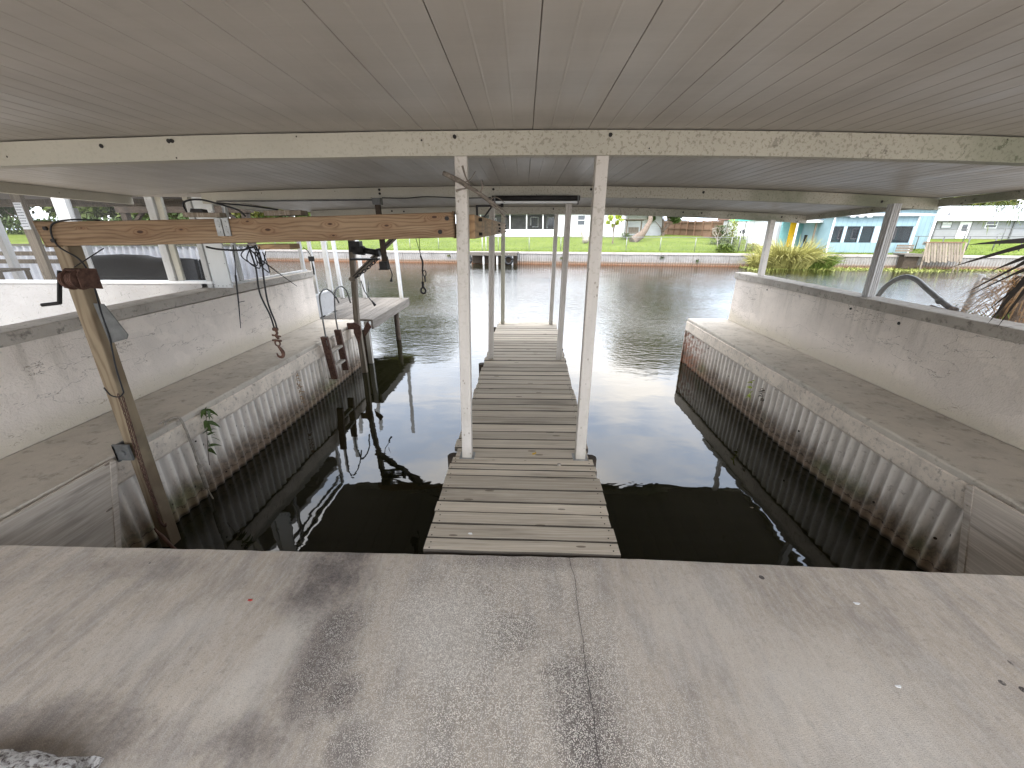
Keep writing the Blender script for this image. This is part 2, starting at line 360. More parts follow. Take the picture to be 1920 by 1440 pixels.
def seawall_mat():
    m = Mt('far_seawall_paint', .8, .2)
    X = m.xyz(); x, z = X[0], X[2]
    n = m.noise(1., 5, .65, m.scale((1.2, 1, 2.5))); n2 = m.noise(1., 5, .7, m.scale((4, 4, 1.5)))
    col = m.ramp(n, [(.3, (.21, .20, .185)), (.6, (.29, .275, .26)), (.8, (.33, .315, .295))])
    zz = m.math('ADD', z, m.math('MULTIPLY', m.math('SUBTRACT', n2, .5), .22))
    lo = m.math('SUBTRACT', 1., m.band(zz, -.72, -.58)); col = m.mix(m.math('MULTIPLY', lo, .85), col, (.28, .165, .10))
    st = m.math('SUBTRACT', 1., m.band(zz, -.86, -.78)); col = m.mix(m.math('MULTIPLY', st, .8), col, (.20, .09, .045))
    f = m.math('FRACT', m.math('DIVIDE', x, .17)); tick = m.math('LESS_THAN', f, .22)
    lowh = m.math('SUBTRACT', 1., m.band(zz, -.55, -.25))
    col = m.mix(m.math('MULTIPLY', m.math('MULTIPLY', tick, .55), m.math('ADD', m.math('MULTIPLY', lowh, .8), .2)), col, (.10, .07, .06))
    j = m.math('LESS_THAN', m.math('FRACT', m.math('DIVIDE', x, 2.44)), .012); col = m.mix(m.math('MULTIPLY', j, .7), col, (.08, .06, .05))
    m.col(col); m.bump(n2, .3, .02); return m.m

def trans_mat(name, c, alpha, rough=.5):
    m = Mt(name, rough, .4); m.col(c)
    m.b.inputs['Alpha'].default_value = alpha; return m.m

MT = {}
MT['patio'] = patio_mat(); MT['concrete'] = concrete('ledge_concrete', (.49, .437, .365), .6)
MT['capc'] = concrete('wall_cap_concrete', (.36, .325, .28), .8, 2.); MT['capface'] = concrete('cap_face_paint', (.66, .57, .47), .7, 2.4)
MT['stucco'] = stucco('painted_stucco'); MT['stucco2'] = stucco('rough_white_stucco', (.36, .35, .34), False, 1.6)
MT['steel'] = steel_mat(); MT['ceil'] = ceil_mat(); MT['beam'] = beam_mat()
MT['post'] = post_mat('white_post_paint'); MT['post_clean'] = post_mat('white_aluminium', .08, (.48, .475, .46))
MT['post_old'] = post_mat('algae_stained_post', .8, (.50, .48, .38))
MT['water'] = water_mat(); MT['lawn'] = lawn_mat()
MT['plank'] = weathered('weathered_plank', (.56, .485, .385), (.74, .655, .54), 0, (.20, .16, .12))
MT['planky'] = weathered('sunlit_plank', (.15, .132, .112), (.25, .22, .19), 1, (.05, .042, .035))
MT['plankz'] = weathered('grey_timber', (.20, .165, .125), (.38, .33, .27), 2)
MT['ply'] = weathered('weathered_plywood', (.56, .485, .405), (.74, .66, .57), 1, (.18, .145, .115))
MT['lumber'] = beam_lumber(); MT['lumberz'] = lumber('pine_post', 2, 0, .85); MT['lumbery'] = lumber('pine_side_beam', 1, 2, 1.1)
MT['dwood'] = plain('dark_wet_wood', (.055, .04, .028), .8, .4)
MT['rust'] = plain('rusty_iron', (.085, .045, .032), .8, .5, 30)
MT['iron'] = plain('black_iron', (.018, .016, .015), .6, .4, 20)
MT['rubber'] = plain('black_rubber', (.012, .012, .013), .5, .3, 20)
MT['galv'] = plain('galvanised_steel', (.27, .27, .26), .45, .3, 14, .6)
MT['greymetal'] = plain('grey_metal_plate', (.13, .13, .125), .55, .25, 14, .3)
MT['pipe'] = plain('grey_pipe', (.15, .15, .145), .45, .25, 10, .2)
MT['white'] = plain('white_plastic', (.74, .74, .73), .5, .06, 4)
MT['panel'] = plain('white_panel', (.62, .63, .62), .5, .05, 3)
MT['dark'] = plain('dark_interior', (.03, .03, .032), .6, .3, 4)
MT['glass'] = plain('dark_window_glass', (.035, .04, .045), .08, .4, 1.2, 0, .6, 0)
MT['clearglass'] = trans_mat('tinted_glass', (.02, .022, .025), .35, .1)
MT['screen'] = trans_mat('insect_screen', (.06, .058, .055), .14, .9)
MT['grass_blade'] = leaf('blade_green', (.10, .15, .03)); MT['reed'] = leaf('reed_yellow', (.25, .25, .085), .75); MT['weed'] = leaf('water_weed', (.19, .22, .06), .6)
MT['leaf_dark'] = leaf('leaf_dark', (.045, .075, .018)); MT['leaf_mid'] = leaf('leaf_mid', (.075, .105, .022)); MT['leaf_lime'] = leaf('leaf_lime', (.24, .30, .03))
MT['leaf_olive'] = leaf('leaf_olive', (.082, .090, .014), .5)
MT['bark'] = plain('bark', (.17, .13, .10), .9, .35, 12, bump=.8, bd=.03)
MT['branch'] = plain('grey_bark', (.17, .145, .12), .9, .5, 40, bump=.9, bd=.004)
MT['twig'] = plain('dead_branch', (.30, .265, .22), .9, .3, 25, bump=.6)
MT['dead'] = leaf('dead_palm', (.30, .20, .11), .5)
MT['palmdark'] = plain('dark_palm_blade', (.02, .016, .012), .7, .3)

# ------------------------------------------------------------------ mesh building
class MB:
    def __init__(s): s.v = []; s.f = []; s.sm = []
    def add(s, vs, fs, smooth=False):
        o = len(s.v); s.v += [Vector(p) for p in vs]; s.f += [tuple(i + o for i in f) for f in fs]; s.sm += [smooth] * len(fs); return s
    def box(s, a, b, M=None):
        x0, y0, z0 = a; x1, y1, z1 = b
        vs = [(x0, y0, z0), (x1, y0, z0), (x1, y1, z0), (x0, y1, z0), (x0, y0, z1), (x1, y0, z1), (x1, y1, z1), (x0, y1, z1)]
        if M is not None: vs = [M @ Vector(p) for p in vs]
        return s.add(vs, [(3, 2, 1, 0), (4, 5, 6, 7), (0, 1, 5, 4), (1, 2, 6, 5), (2, 3, 7, 6), (3, 0, 4, 7)])
    def bar(s, p, q, w, h, up=(0, 0, 1), prof=None):
        """rectangular bar from p to q, w across, h along up"""
        p, q = Vector(p), Vector(q); d = (q - p).normalized(); u = Vector(up); side = d.cross(u)
        if side.length < 1e-4: side = d.cross(Vector((0, 1, 0)))
        side.normalize(); u = side.cross(d)
        pr = prof or [(-w / 2, -h / 2), (w / 2, -h / 2), (w / 2, h / 2), (-w / 2, h / 2)]
        n = len(pr); vs = [p + side * a + u * b for a, b in pr] + [q + side * a + u * b for a, b in pr]
        fs = [(i, (i + 1) % n, n + (i + 1) % n, n + i) for i in range(n)] + [tuple(range(n))[::-1], tuple(range(n, 2 * n))]
        return s.add(vs, fs)
    def tube(s, pts, r, n=8, smooth=True, sub=0, rs=None):
        P = [Vector(p) for p in pts]
        if sub: P, rs = spline(P, sub, rs)
        N = len(P); T = []
        for i in range(N):
            t = (P[min(i + 1, N - 1)] - P[max(i - 1, 0)])
            T.append(t.normalized() if t.length > 1e-9 else Vector((0, 0, 1)))
        a = T[0].cross(Vector((0, 0, 1)))
        if a.length < .05: a = T[0].cross(Vector((0, 1, 0)))
        a.normalize(); o = len(s.v)
        for i in range(N):
            a = a - T[i] * a.dot(T[i])
            if a.length < 1e-6: a = T[i].orthogonal()
            a.normalize(); b = T[i].cross(a); rr = rs[i] if rs else r
            for k in range(n):
                th = 2 * math.pi * k / n; s.v.append(P[i] + (a * math.cos(th) + b * math.sin(th)) * rr)
        for i in range(N - 1):
            for k in range(n):
                s.f.append((o + i * n + k, o + i * n + (k + 1) % n, o + (i + 1) * n + (k + 1) % n, o + (i + 1) * n + k)); s.sm.append(smooth)
        s.f.append(tuple(o + k for k in range(n))[::-1]); s.sm.append(False)
        s.f.append(tuple(o + (N - 1) * n + k for k in range(n))); s.sm.append(False)
        return s
    def ring(s, c, ax, up, R1, R2, r, n=14, m=6):
        """elongated torus link"""
        ax = Vector(ax).normalized(); up = Vector(up).normalized(); P = []
        c = Vector(c)
        for i in range(n + 1):
            t = 2 * math.pi * i / n; P.append(c + up * math.cos(t) * R1 + ax * math.sin(t) * R2)
        return s.tube(P, r, m)
    def disc(s, c, nrm, r, t, n=12):
        c = Vector(c); nrm = Vector(nrm).normalized(); return s.tube([c - nrm * t / 2, c + nrm * t / 2], r, n, False)
    def prism(s, poly, ext):
        """closed polygon of 3-D points extruded by vector ext"""
        n = len(poly); e = Vector(ext); vs = [Vector(p) for p in poly] + [Vector(p) + e for p in poly]
        return s.add(vs, [tuple(range(n))[::-1], tuple(range(n, 2 * n))] + [(i, (i + 1) % n, n + (i + 1) % n, n + i) for i in range(n)])
    def blade(s, p, d, L, w, droop, seg=4, face=None):
        """arching tapered leaf blade, bent"""
        p = Vector(p); d = Vector(d).normalized(); sd = (Vector(face) if face else d.cross(Vector((0, 0, 1))))
        if sd.length < .05: sd = Vector((1, 0, 0))
        sd.normalize(); o = len(s.v); st = L / seg
        for i in range(seg):
            ww = w * (1 - (i / seg) ** 1.6) * (.55 if i == 0 else 1)
            s.v.append(p - sd * ww / 2); s.v.append(p + sd * ww / 2)
            p = p + d * st; d = (d + Vector((0, 0, -droop / seg))).normalized()
        s.v.append(p)
        for i in range(seg - 1): s.f.append((o + 2 * i, o + 2 * i + 1, o + 2 * i + 3, o + 2 * i + 2)); s.sm.append(False)
        s.f.append((o + 2 * seg - 2, o + 2 * seg - 1, o + 2 * seg)); s.sm.append(False); return s
    def jitter(s, a, sc=3.):
        for i, v in enumerate(s.v): s.v[i] = v + mnoise.noise_vector(v * sc) * a
        return s
    def build(s, name, mat, parent=None, label=None, cat=None, group=None, kind=None, bevel=0):
        me = bpy.data.meshes.new(name); off = parent_loc(parent) if parent else Vector((0, 0, 0))
        if parent is None and kind is None and s.v:
            lo = Vector((min(v.x for v in s.v), min(v.y for v in s.v), min(v.z for v in s.v))); hi = Vector((max(v.x for v in s.v), max(v.y for v in s.v), 0))
            off = Vector(((lo.x + hi.x) / 2, (lo.y + hi.y) / 2, lo.z))
        me.from_pydata([v - off for v in s.v], [], s.f); me.update()
        me.polygons.foreach_set('use_smooth', s.sm)
        o = bpy.data.objects.new(name, me); COL.objects.link(o)
        if mat is not None: me.materials.append(MT[mat] if isinstance(mat, str) else mat)
        if parent: o.parent = parent
        elif kind is None: o.location = off
        if bevel:
            b = o.modifiers.new('bevel', 'BEVEL'); b.width = bevel; b.segments = 2; b.limit_method = 'ANGLE'; b.angle_limit = R(40)
        tag(o, label, cat, group, kind); return o

def parent_loc(p):
    v = Vector((0, 0, 0))
    while p is not None: v += Vector(p.location); p = p.parent
    return v
def tag(o, label=None, cat=None, group=None, kind=None):
    if label: o['label'] = label
    if cat: o['category'] = cat
    if group: o['group'] = group
    if kind: o['kind'] = kind
def thing(name, label, cat, loc=(0, 0, 0), group=None):
    o = bpy.data.objects.new(name, None); o.empty_display_size = .2; COL.objects.link(o); o.location = loc
    tag(o, label, cat, group); return o
def spline(P, sub, rs=None):
    out = []; ro = [] if rs else None; n = len(P)
    for i in range(n - 1):
        a, b, c, d = P[max(i - 1, 0)], P[i], P[i + 1], P[min(i + 2, n - 1)]
        for k in range(sub):
            t = k / sub; out.append(.5 * ((2 * b) + (c - a) * t + (2 * a - 5 * b + 4 * c - d) * t * t + (3 * b - a - 3 * c + d) * t ** 3))
            if rs: ro.append(rs[i] * (1 - t) + rs[i + 1] * t)
    out.append(P[-1]);
    if rs: ro.append(rs[-1])
    return out, ro
def subgrid(mb, x0, x1, y0, y1, z, nx, ny, fz=None):
    o = len(mb.v)
    for j in range(ny + 1):
        for i in range(nx + 1):
            x = x0 + (x1 - x0) * i / nx; y = y0 + (y1 - y0) * j / ny
            mb.v.append(Vector((x, y, fz(x, y) if fz else z)))
    for j in range(ny):
        for i in range(nx):
            a = o + j * (nx + 1) + i; mb.f.append((a, a + 1, a + nx + 2, a + nx + 1)); mb.sm.append(True)

WL = -.88
# ================================================================== SETTING
w = MB(); w.add([(-400, -3, WL), (400, -3, WL), (400, 420, WL), (-400, 420, WL)], [(0, 1, 2, 3)]); w.build('water', 'water', kind='structure')
# bed under the water so nothing is bottomless
w = MB(); w.add([(-500, -80, -3.2), (500, -80, -3.2), (500, 500, -3.2), (-500, 500, -3.2)], [(0, 1, 2, 3)]); w.build('ground', 'dwood', kind='structure')

# patio slab with a slightly worn front edge
p = MB(); NX = 160; xs = [-4.1 + 8.2 * i / NX for i in range(NX + 1)]
def edge_y(x):
    return 1.643 - .0 * x - max(0, x - .5) * .03 + .004 * mnoise.noise(Vector((x * 9, 0, 0))) - .009 * max(0, mnoise.noise(Vector((x * 17, 5, 0))) - .25) + .0025 * mnoise.noise(Vector((x * 40, 3, 0)))
rows = [(-9., 0.), (0.3, 0.), (None, -.000), (None, -.010), (None, -.35), (None, -1.2)]
for k, (yy, z) in enumerate(rows):
    for x in xs:
        e = edge_y(x); p.v.append(Vector((x, yy if yy is not None else (e - .012 if k == 2 else e), z)))
n = NX + 1
for k in range(len(rows) - 1):
    for i in range(NX): p.f.append((k * n + i, k * n + i + 1, (k + 1) * n + i + 1, (k + 1) * n + i)); p.sm.append(False)
p.build('patio', 'patio', kind='structure')
g = MB(); g.box((-30, -14, -.9), (-4.1, 5.0, -.03)); g.box((4.1, -14, -.9), (30, 4.25, -.03)); g.box((-4.1, -14, -.9), (4.1, -9.0, -.03))
g.build('yard', 'concrete', kind='structure')

# ================================================================== NEAR BULKHEADS AND WALLS
def bulkhead(sx, label, y1):
    t = thing('bulkhead', label, 'seawall', (sx * 3.1, 1.66, WL), 'bulkheads beside the slips')
    fx, bx = 3.1, 3.88
    # ledge: subdivided block with worn edge
    m = MB(); N = 60; sec = [(bx, 0.), (fx + .012, 0.), (fx, -.012), (fx, -.225), (fx + .30, -.225), (bx, -.225)]
    for i in range(N + 1):
        y = 1.66 + (y1 - 1.66) * i / N; dx = (.075 * (y - 1.66) / 6 if sx > 0 else 0)
        for k, (x, z) in enumerate(sec):
            j = .007 * mnoise.noise(Vector((x * 3, y * 6, k + sx * 5))) if 1 <= k <= 3 else 0
            m.v.append(Vector((sx * (x + dx * (k < 5 and k > 0) + j), y, z + (j * .6 if k else 0))))
    q = len(sec)
    for i in range(N):
        for k in range(q - 1):
            a = i * q + k; m.f.append((a, a + 1, a + q + 1, a + q)); m.sm.append(False)
    m.f.append(tuple(range(N * q, N * q + q))); m.sm.append(False)
    m.f.append(tuple(range(q))[::-1]); m.sm.append(False)
    m.build('ledge', 'concrete', t)
    # painted fascia of the ledge
    f = MB(); N = 80
    for i in range(N + 1):
        y = 1.66 + (y1 - .01 - 1.66) * i / N; dx = (.075 * (y - 1.66) / 6 if sx > 0 else 0)
        for (x, z) in ((3.094, -.05), (3.084, -.06), (3.084, -.215), (3.094, -.235)):
            f.v.append(Vector((sx * (x + dx + .004 * mnoise.noise(Vector((y * 7, z * 9, sx)))), y, z + .006 * mnoise.noise(Vector((y * 5, sx, z))))))
    for i in range(N):
        for k in range(3):
            a = i * 4 + k; f.f.append((a, a + 1, a + 5, a + 4)); f.sm.append(False)
    f.build('fascia', 'capface', t)
    # corrugated sheet
    c = MB(); pitch = .118; per = 10; y = 1.68; prof = []
    n_ = int((y1 - .02 - y) / pitch * per)
    for i in range(n_ + 1):
        ph = (i % per) / per; a = math.cos(2 * math.pi * ph)
        d = .026 * (.5 + .5 * a) ** 1.4 - .004
        prof.append((y + i * pitch / per, d))
    zs = [-.232, -.45, -.7, WL, -1.9]
    for z in zs:
        for (yy, d) in prof:
            dx = (.075 * (yy - 1.66) / 6 if sx > 0 else 0)
            c.v.append(Vector((sx * (3.135 + dx - d), yy, z)))
    q = len(prof)
    for k in range(len(zs) - 1):
        for i in range(q - 1):
            a = k * q + i; c.f.append((a, a + 1, a + q + 1, a + q)); c.sm.append(True)
    # end return of the sheet
    c.box((min(sx * 3.16, sx * 3.88), y1 - .03, -1.9), (max(sx * 3.16, sx * 3.88), y1 - .012, -.232))
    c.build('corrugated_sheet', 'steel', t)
    # plywood patch by the patio with its batten
    w = MB()
    if sx < 0: poly = [(-3.065, 1.67, -.004), (-3.065, 2.50, -.004), (-3.065, 2.27, -.64), (-3.065, 2.2, -1.0), (-3.065, 1.67, -1.0)]; b0, b1 = (-3.052, 2.49, -.01), (-3.052, 2.20, -.95)
    else: poly = [(3.065, 1.62, -.02), (3.065, 2.38, -.02), (3.065, 2.21, -.62), (3.065, 2.1, -1.0), (3.065, 1.62, -1.0)]; b0, b1 = (3.052, 2.37, -.02), (3.052, 2.10, -.95)
    w.prism(poly, (-sx * .018, 0, 0)); w.build('plywood_panel', 'ply', t)
    b = MB(); b.bar(b0, b1, .045, .022, (sx, 0, 0)); b.build('batten', 'ply', t, bevel=.003)
    return t
bulkhead(-1, 'left slip bulkhead of corrugated sheet under a concrete ledge, plywood patch at its near end', 7.45)
bulkhead(1, 'right slip bulkhead of corrugated sheet under a concrete ledge, rust at its far end', 7.75)

def low_wall(sx, label, y1, top):
    t = thing('stucco_wall', label, 'wall', (sx * 3.98, 3, 0), 'stucco walls behind the ledges')
    a, b = sorted((sx * 3.885, sx * 4.09))
    m = MB(); N = 50
    for i in range(N + 1):
        y = -1. + (y1 + 1.) * i / N
        for k, z in enumerate((0.002, .3, .55, top - .105)):
            m.v.append(Vector((sx * (3.885 + .008 * mnoise.noise(Vector((y * 2, z * 4, sx * 3)))), y, z)))
        m.v.append(Vector((sx * 4.09, y, top - .105))); m.v.append(Vector((sx * 4.09, y, -.9)))
        m.v.append(Vector((sx * 3.885, y, -.9)))
    q = 7
    for i in range(N):
        for k in range(q - 1):
            c = i * q + k; m.f.append((c, c + 1, c + q + 1, c + q)); m.sm.append(False)
    m.f.append(tuple(range(N * q, N * q + q))); m.sm.append(False)
    m.build('wall', 'stucco', t)
    c = MB(); N = 60; x0, x1 = 3.858, 4.115
    for i in range(N + 1):
        y = -1. + (y1 + .03 + 1.) * i / N
        for k, (x, z) in enumerate(((x0, top - .1), (x0, top - .008), (x0 + .01, top), (x1, top + .004), (x1, top - .1))):
            j = .004 * mnoise.noise(Vector((y * 8, k * 2, sx * 4)))
            c.v.append(Vector((sx * (x + j), y, z + j + (.015 * math.sin((y - 3) * .6) if sx < 0 else 0))))
    for i in range(N):
        for k in range(4):
            d = i * 5 + k; c.f.append((d, d + 1, d + 6, d + 5)); c.sm.append(False)
        c.f.append((i * 5 + 4, i * 5, i * 5 + 5, i * 5 + 9)); c.sm.append(False)
    c.f.append(tuple(range(N * 5, N * 5 + 5))); c.sm.append(False)
    c.build('coping', 'capc', t); return t
low_wall(-1, 'low white stucco wall with grey coping on the left of the left slip', 7.48, .885)
low_wall(1, 'low grey-lit stucco wall with dark coping on the right, small holes under its coping', 7.62, .872)
rw = [o for o in bpy.data.objects if o.name.startswith('stucco_wall') and o.type == 'EMPTY'][-1]
for (y, z, r_) in ((4.19, .695, .016), (4.86, .72, .012), (6.6, .70, .010)):
    m = MB(); m.disc((3.884, y, z), (1, 0, 0), r_, .012, 9); m.jitter(.004, 30); m.build('hole', 'iron', rw)

# white low panel continuing past the left wall
t = thing('low_panel', 'short white panel with black grime between the left stucco wall and the far deck', 'panel', (-3.95, 7.9, 0))
m = MB(); m.box((-3.99, 7.50, .01), (-3.94, 8.30, .42)); m.build('panel', 'stucco2', t)
m = MB(); m.box((-3.995, 7.50, .42), (-3.93, 8.32, .45)); m.build('sill', 'post_clean', t)

# ================================================================== BOATHOUSE
bh = thing('boathouse', 'open white boathouse roof on beams and slim posts over the two slips', 'boathouse', (0, 3, 0))
def czy(y):
    pts = [(-6, 2.30), (2.6, 2.115), (5.03, 2.062), (7.5, 1.94)]
    for (a, za), (b, zb) in zip(pts, pts[1:]):
        if y <= b: return za + (zb - za) * (y - a) / (b - a)
    return pts[-1][1]
def crown(x): return -(.0045 if x < 0 else .0066) * x * x
def cz(x, y): return czy(y) + crown(x)
# ceiling: real seams and ribs
prof = []
i0, i1 = -16, 15
for i in range(i0, i1 + 1):
    x = .042 + i * .305
    prof += [(x - .0022, 0), (x, .006), (x + .0022, 0)]
    for r in (.1017, .2033):
        if i < i1: prof += [(x + r - .006, 0), (x + r, -.0020), (x + r + .006, 0)]
XL, XR = prof[0][0], prof[-1][0]
for (ya, yb, xa) in ((-1.6, 5.04, -99), (5.04, 7.38, -4.0)):
    m = MB(); P = [q for q in prof if q[0] > xa]; ys = [ya + (yb - ya) * k / 8 for k in range(9)]; q = len(P)
    for y in ys:
        for (x, d) in P: m.v.append(Vector((x, y, cz(x, y) + d)))
    for k in range(8):
        for i in range(q - 1): m.f.append((k * q + i, (k + 1) * q + i, (k + 1) * q + i + 1, k * q + i + 1)); m.sm.append(False)
    o = len(m.v)
    for y in (ya, yb):
        for x in (P[0][0], 0, P[-1][0]): m.v.append(Vector((x, y, cz(x, y) + .10)))
    m.f += [(o, o + 1, o + 4, o + 3), (o + 1, o + 2, o + 5, o + 4)]; m.sm += [False, False]
    m.f.append((0, q - 1, o + 2, o)); m.f.append((8 * q, 8 * q + q - 1, o + 5, o + 3)); m.sm += [False, False]
    m.build('roof', 'ceil', bh)
def beam(y, xa, xb, h, th=.09):
    m = MB(); N = 24
    for i in range(N + 1):
        x = xa + (xb - xa) * i / N; zt = cz(x, y) - .003; dz = .003 * mnoise.noise(Vector((x * 2, y, 0)))
        for (yy, z) in ((y, zt - h), (y, zt - .004), (y + th, zt - .004), (y + th, zt - h)): m.v.append(Vector((x, yy, z + dz)))
    for i in range(N):
        for k in range(4): a = i * 4; m.f.append((a + k, a + (k + 1) % 4, a + 4 + (k + 1) % 4, a + 4 + k)); m.sm.append(False)
    m.f += [(0, 1, 2, 3), (N * 4 + 3, N * 4 + 2, N * 4 + 1, N * 4)]; m.sm += [False, False]
    b = m.build('beam', 'beam', bh)
    return b
b1 = beam(2.56, -4.7, 4.72, .124); b2 = beam(5.00, -3.74, 4.62, .118); b3 = beam(7.19, -3.58, 4.62, .118)
def bolthole(par, x, y, z, r=.012):
    m = MB(); m.disc((x, y - .003, z), (0, 1, 0), r, .006, 8); m.jitter(.002, 60); m.build('bolt', 'iron', par)
for (par, y, L) in ((b1, 2.56, [(-2.42, .045), (-2.02, .03), (-.39, .035), (.47, .03), (-2.0, .03)]), (b2, 5.0, [(-1.65, .03), (-1.65, .07), (-.35, .04), (.75, .04), (3.98, .07), (2.0, .05)]),
                    (b3, 7.19, [(-2.2, .05), (-2.0, .06), (.48, .04), (2.6, .05), (2.9, .05), (4.2, .05)])):
    for x, dz in L: bolthole(par, x, y, cz(x, y) - dz, .011 if y < 3 else .014)
# side fascias
def fascia(x, ya, yb, ha, name='side_beam'):
    m = MB(); N = 6
    for i in range(N + 1):
        y = ya + (yb - ya) * i / N; zt = cz(x, y) - .002
        for (xx, z) in ((x, zt - ha), (x, zt), (x + .06 * (1 if x > 0 else -1), zt), (x + .06 * (1 if x > 0 else -1), zt - ha)): m.v.append(Vector((xx, y, z)))
    for i in range(N):
        for k in range(4): a = i * 4; m.f.append((a + k, a + (k + 1) % 4, a + 4 + (k + 1) % 4, a + 4 + k)); m.sm.append(False)
    m.f += [(0, 1, 2, 3), (N * 4 + 3, N * 4 + 2, N * 4 + 1, N * 4)]; m.sm += [False, False]
    return m.build(name, 'beam', bh)
fascia(4.60, -1.6, 7.36, .075); fascia(-4.60, -1.6, 5.04, .09); fascia(-3.96, 5.06, 7.36, .07)
def flute(w=.08, d=.08, axis='x'):
    a, b = w / 2, d / 2; f = .007; pr = [(-a, -b)]
    xs = [-a + .012, -a + .016, -a + .024, -a + .028, -.006, -.002, .002, .006, a - .028, a - .024, a - .016, a - .012]
    dep = [0, f, f, 0, 0, f, f, 0, 0, f, f, 0]
    pr += [(x, -b + q) for x, q in zip(xs, dep)] + [(a, -b)]
    ys = [-b + .014, -b + .020, -b + .030, -b + .036, b - .036, b - .030, b - .020, b - .014]; dq = [0, f, f, 0, 0, f, f, 0]
    pr += [(a - q, y) for y, q in zip(ys, dq)] + [(a, b)]
    pr += [(x, b - q) for x, q in zip(xs[::-1], dep)] + [(-a, b)]
    pr += [(-a + q, y) for y, q in zip(ys[::-1], dq)]
    return pr
def bpost(p0, p1, w=.072, mat='post', fl=False):
    m = MB(); m.bar(p0, p1, w, w, (0, 1, 0), flute(w, w) if fl else None)
    return m.build('post', mat, bh, bevel=0 if fl else .005)
bpost((-.410, 2.62, .001), (-.366, 2.62, 1.992)); bpost((.436, 2.62, .001), (.441, 2.62, 1.990))
bpost((-.421, 5.06, .001), (-.370, 5.06, 1.945), .066, 'post', True); bpost((.478, 5.06, .001), (.515, 5.06, 1.944), .066, 'post', True)
bpost((-.368, 7.16, .001), (-.345, 7.16, 1.832), .066, 'post_old'); bpost((.500, 7.16, .001), (.535, 7.16, 1.832), .066, 'post')
bpost((3.975, 4.78, .873), (4.0, 4.84, 1.855), .085, 'post_clean', True); bpost((3.975, 7.02, .873), (3.985, 7.06, 1.74), .08, 'post', False)
for (x, y, z) in ((-.41, 2.62, 0), (.436, 2.62, 0)):
    m = MB(); m.box((x - .055, y - .05, .001), (x + .055, y + .05, .006)); m.build('base_plate', 'galv', bh)

# ================================================================== SCREEN ROOM (left neighbour)
sr = thing('screen_room', 'neighbouring screen room with white frames over a bright rough stucco wall, left of the slip', 'screen room', (-6, 5.1, 0))
m = MB(); subv = MB()
N = 40
for i in range(N + 1):
    x = -9.0 + (9.0 - 4.1) * i / N
    for z in (-.2, .3, .6, .955): m.v.append(Vector((x, 5.1 + .008 * mnoise.noise(Vector((x * 4, z * 5, 2))), z)))
    m.v.append(Vector((x, 5.25, .955))); m.v.append(Vector((x, 5.25, -.2)))
for i in range(N):
    for k in range(5): a = i * 6 + k; m.f.append((a, a + 6, a + 7, a + 1)); m.sm.append(False)
m.build('stucco_base', 'stucco2', sr)
m = MB(); m.box((-9., 5.085, .956), (-3.95, 5.20, .985)); m.build('sill', 'white', sr)
def frame(x0, x1, y0, y1, z0, z1, nm='frame_post', mat='post_clean', par=sr):
    m = MB(); m.box((x0, y0, z0), (x1, y1, z1)); return m.build(nm, mat, par, bevel=.003)
frame(-5.68, -5.52, 5.12, 5.19, .986, 2.05); frame(-4.535, -4.44, 5.12, 5.19, .986, 2.03)
frame(-4.435, -4.36, 5.15, 5.19, .986, 2.03, mat='beam'); frame(-4.03, -3.965, 5.10, 5.18, .90, 2.05)
frame(-4.535, -4.035, 5.11, 5.18, 1.97, 2.05, 'header'); frame(-7.4, -7.25, 5.12, 5.19, .986, 2.05)
m = MB(); m.box((-3.96, 5.12, .90), (-3.73, 5.15, 2.04)); pn = m.build('white_panel', 'panel', sr, bevel=.003)
m = MB()
for z in (.94, 1.2, 1.5, 1.8, 1.98):
    for x in (-3.945, -3.745): m.disc((x, 5.118, z), (0, 1, 0), .006, .006, 6)
for x in (-3.9, -3.84, -3.79): m.disc((x, 5.118, .925), (0, 1, 0), .006, .006, 6)
m.build('screw_row', 'galv', pn)
m = MB(); m.box((-9., 5.17, .986), (-4.03, 5.172, 2.05)); m.build('screen', 'screen', sr)
# side run along the wall top
frame(-3.97, -3.92, 5.2, 7.40, .886, .925, 'sill'); frame(-3.97, -3.92, 7.30, 7.36, .926, 1.80)
frame(-3.97, -3.925, 5.62, 5.67, .926, 1.90); frame(-3.96, -3.93, 5.2, 7.3, 1.62, 1.66, 'rail')
m = MB(); m.box((-3.946, 5.2, .926), (-3.944, 7.3, 1.87)); m.build('screen', 'screen', sr)
frame(-3.98, -3.93, 7.66, 7.72, .45, 1.80); frame(-3.98, -3.90, 8.20, 8.27, .45, 1.75)
# roof over the neighbour
m = MB(); m.box((-13.5, 5.22, 2.10), (-4.62, 8.7, 2.2)); m.build('roof', plain('brown_soffit', (.20, .18, .16), .8, .2, 3), sr)
m = MB(); m.box((-13.4, 7.6, 2.02), (-4.7, 7.72, 2.10)); m.build('beam', 'plankz', sr)
for (x, y) in ((-8.2, 7.68), (-10.9, 8.6), (-6.6, 8.6), (-12.9, 7.68)):
    frame(x - .06, x + .06, y - .06, y + .06, 0, 1.96, 'post', 'post_clean')
frame(-13.4, -4.7, 8.55, 8.65, 2.03, 2.10, 'beam', 'plankz')
gslab = MB(); gslab.box((-16, 5.26, -.9), (-5.3, 9.8, .0)); gslab.build('terrace', 'concrete', kind='structure')
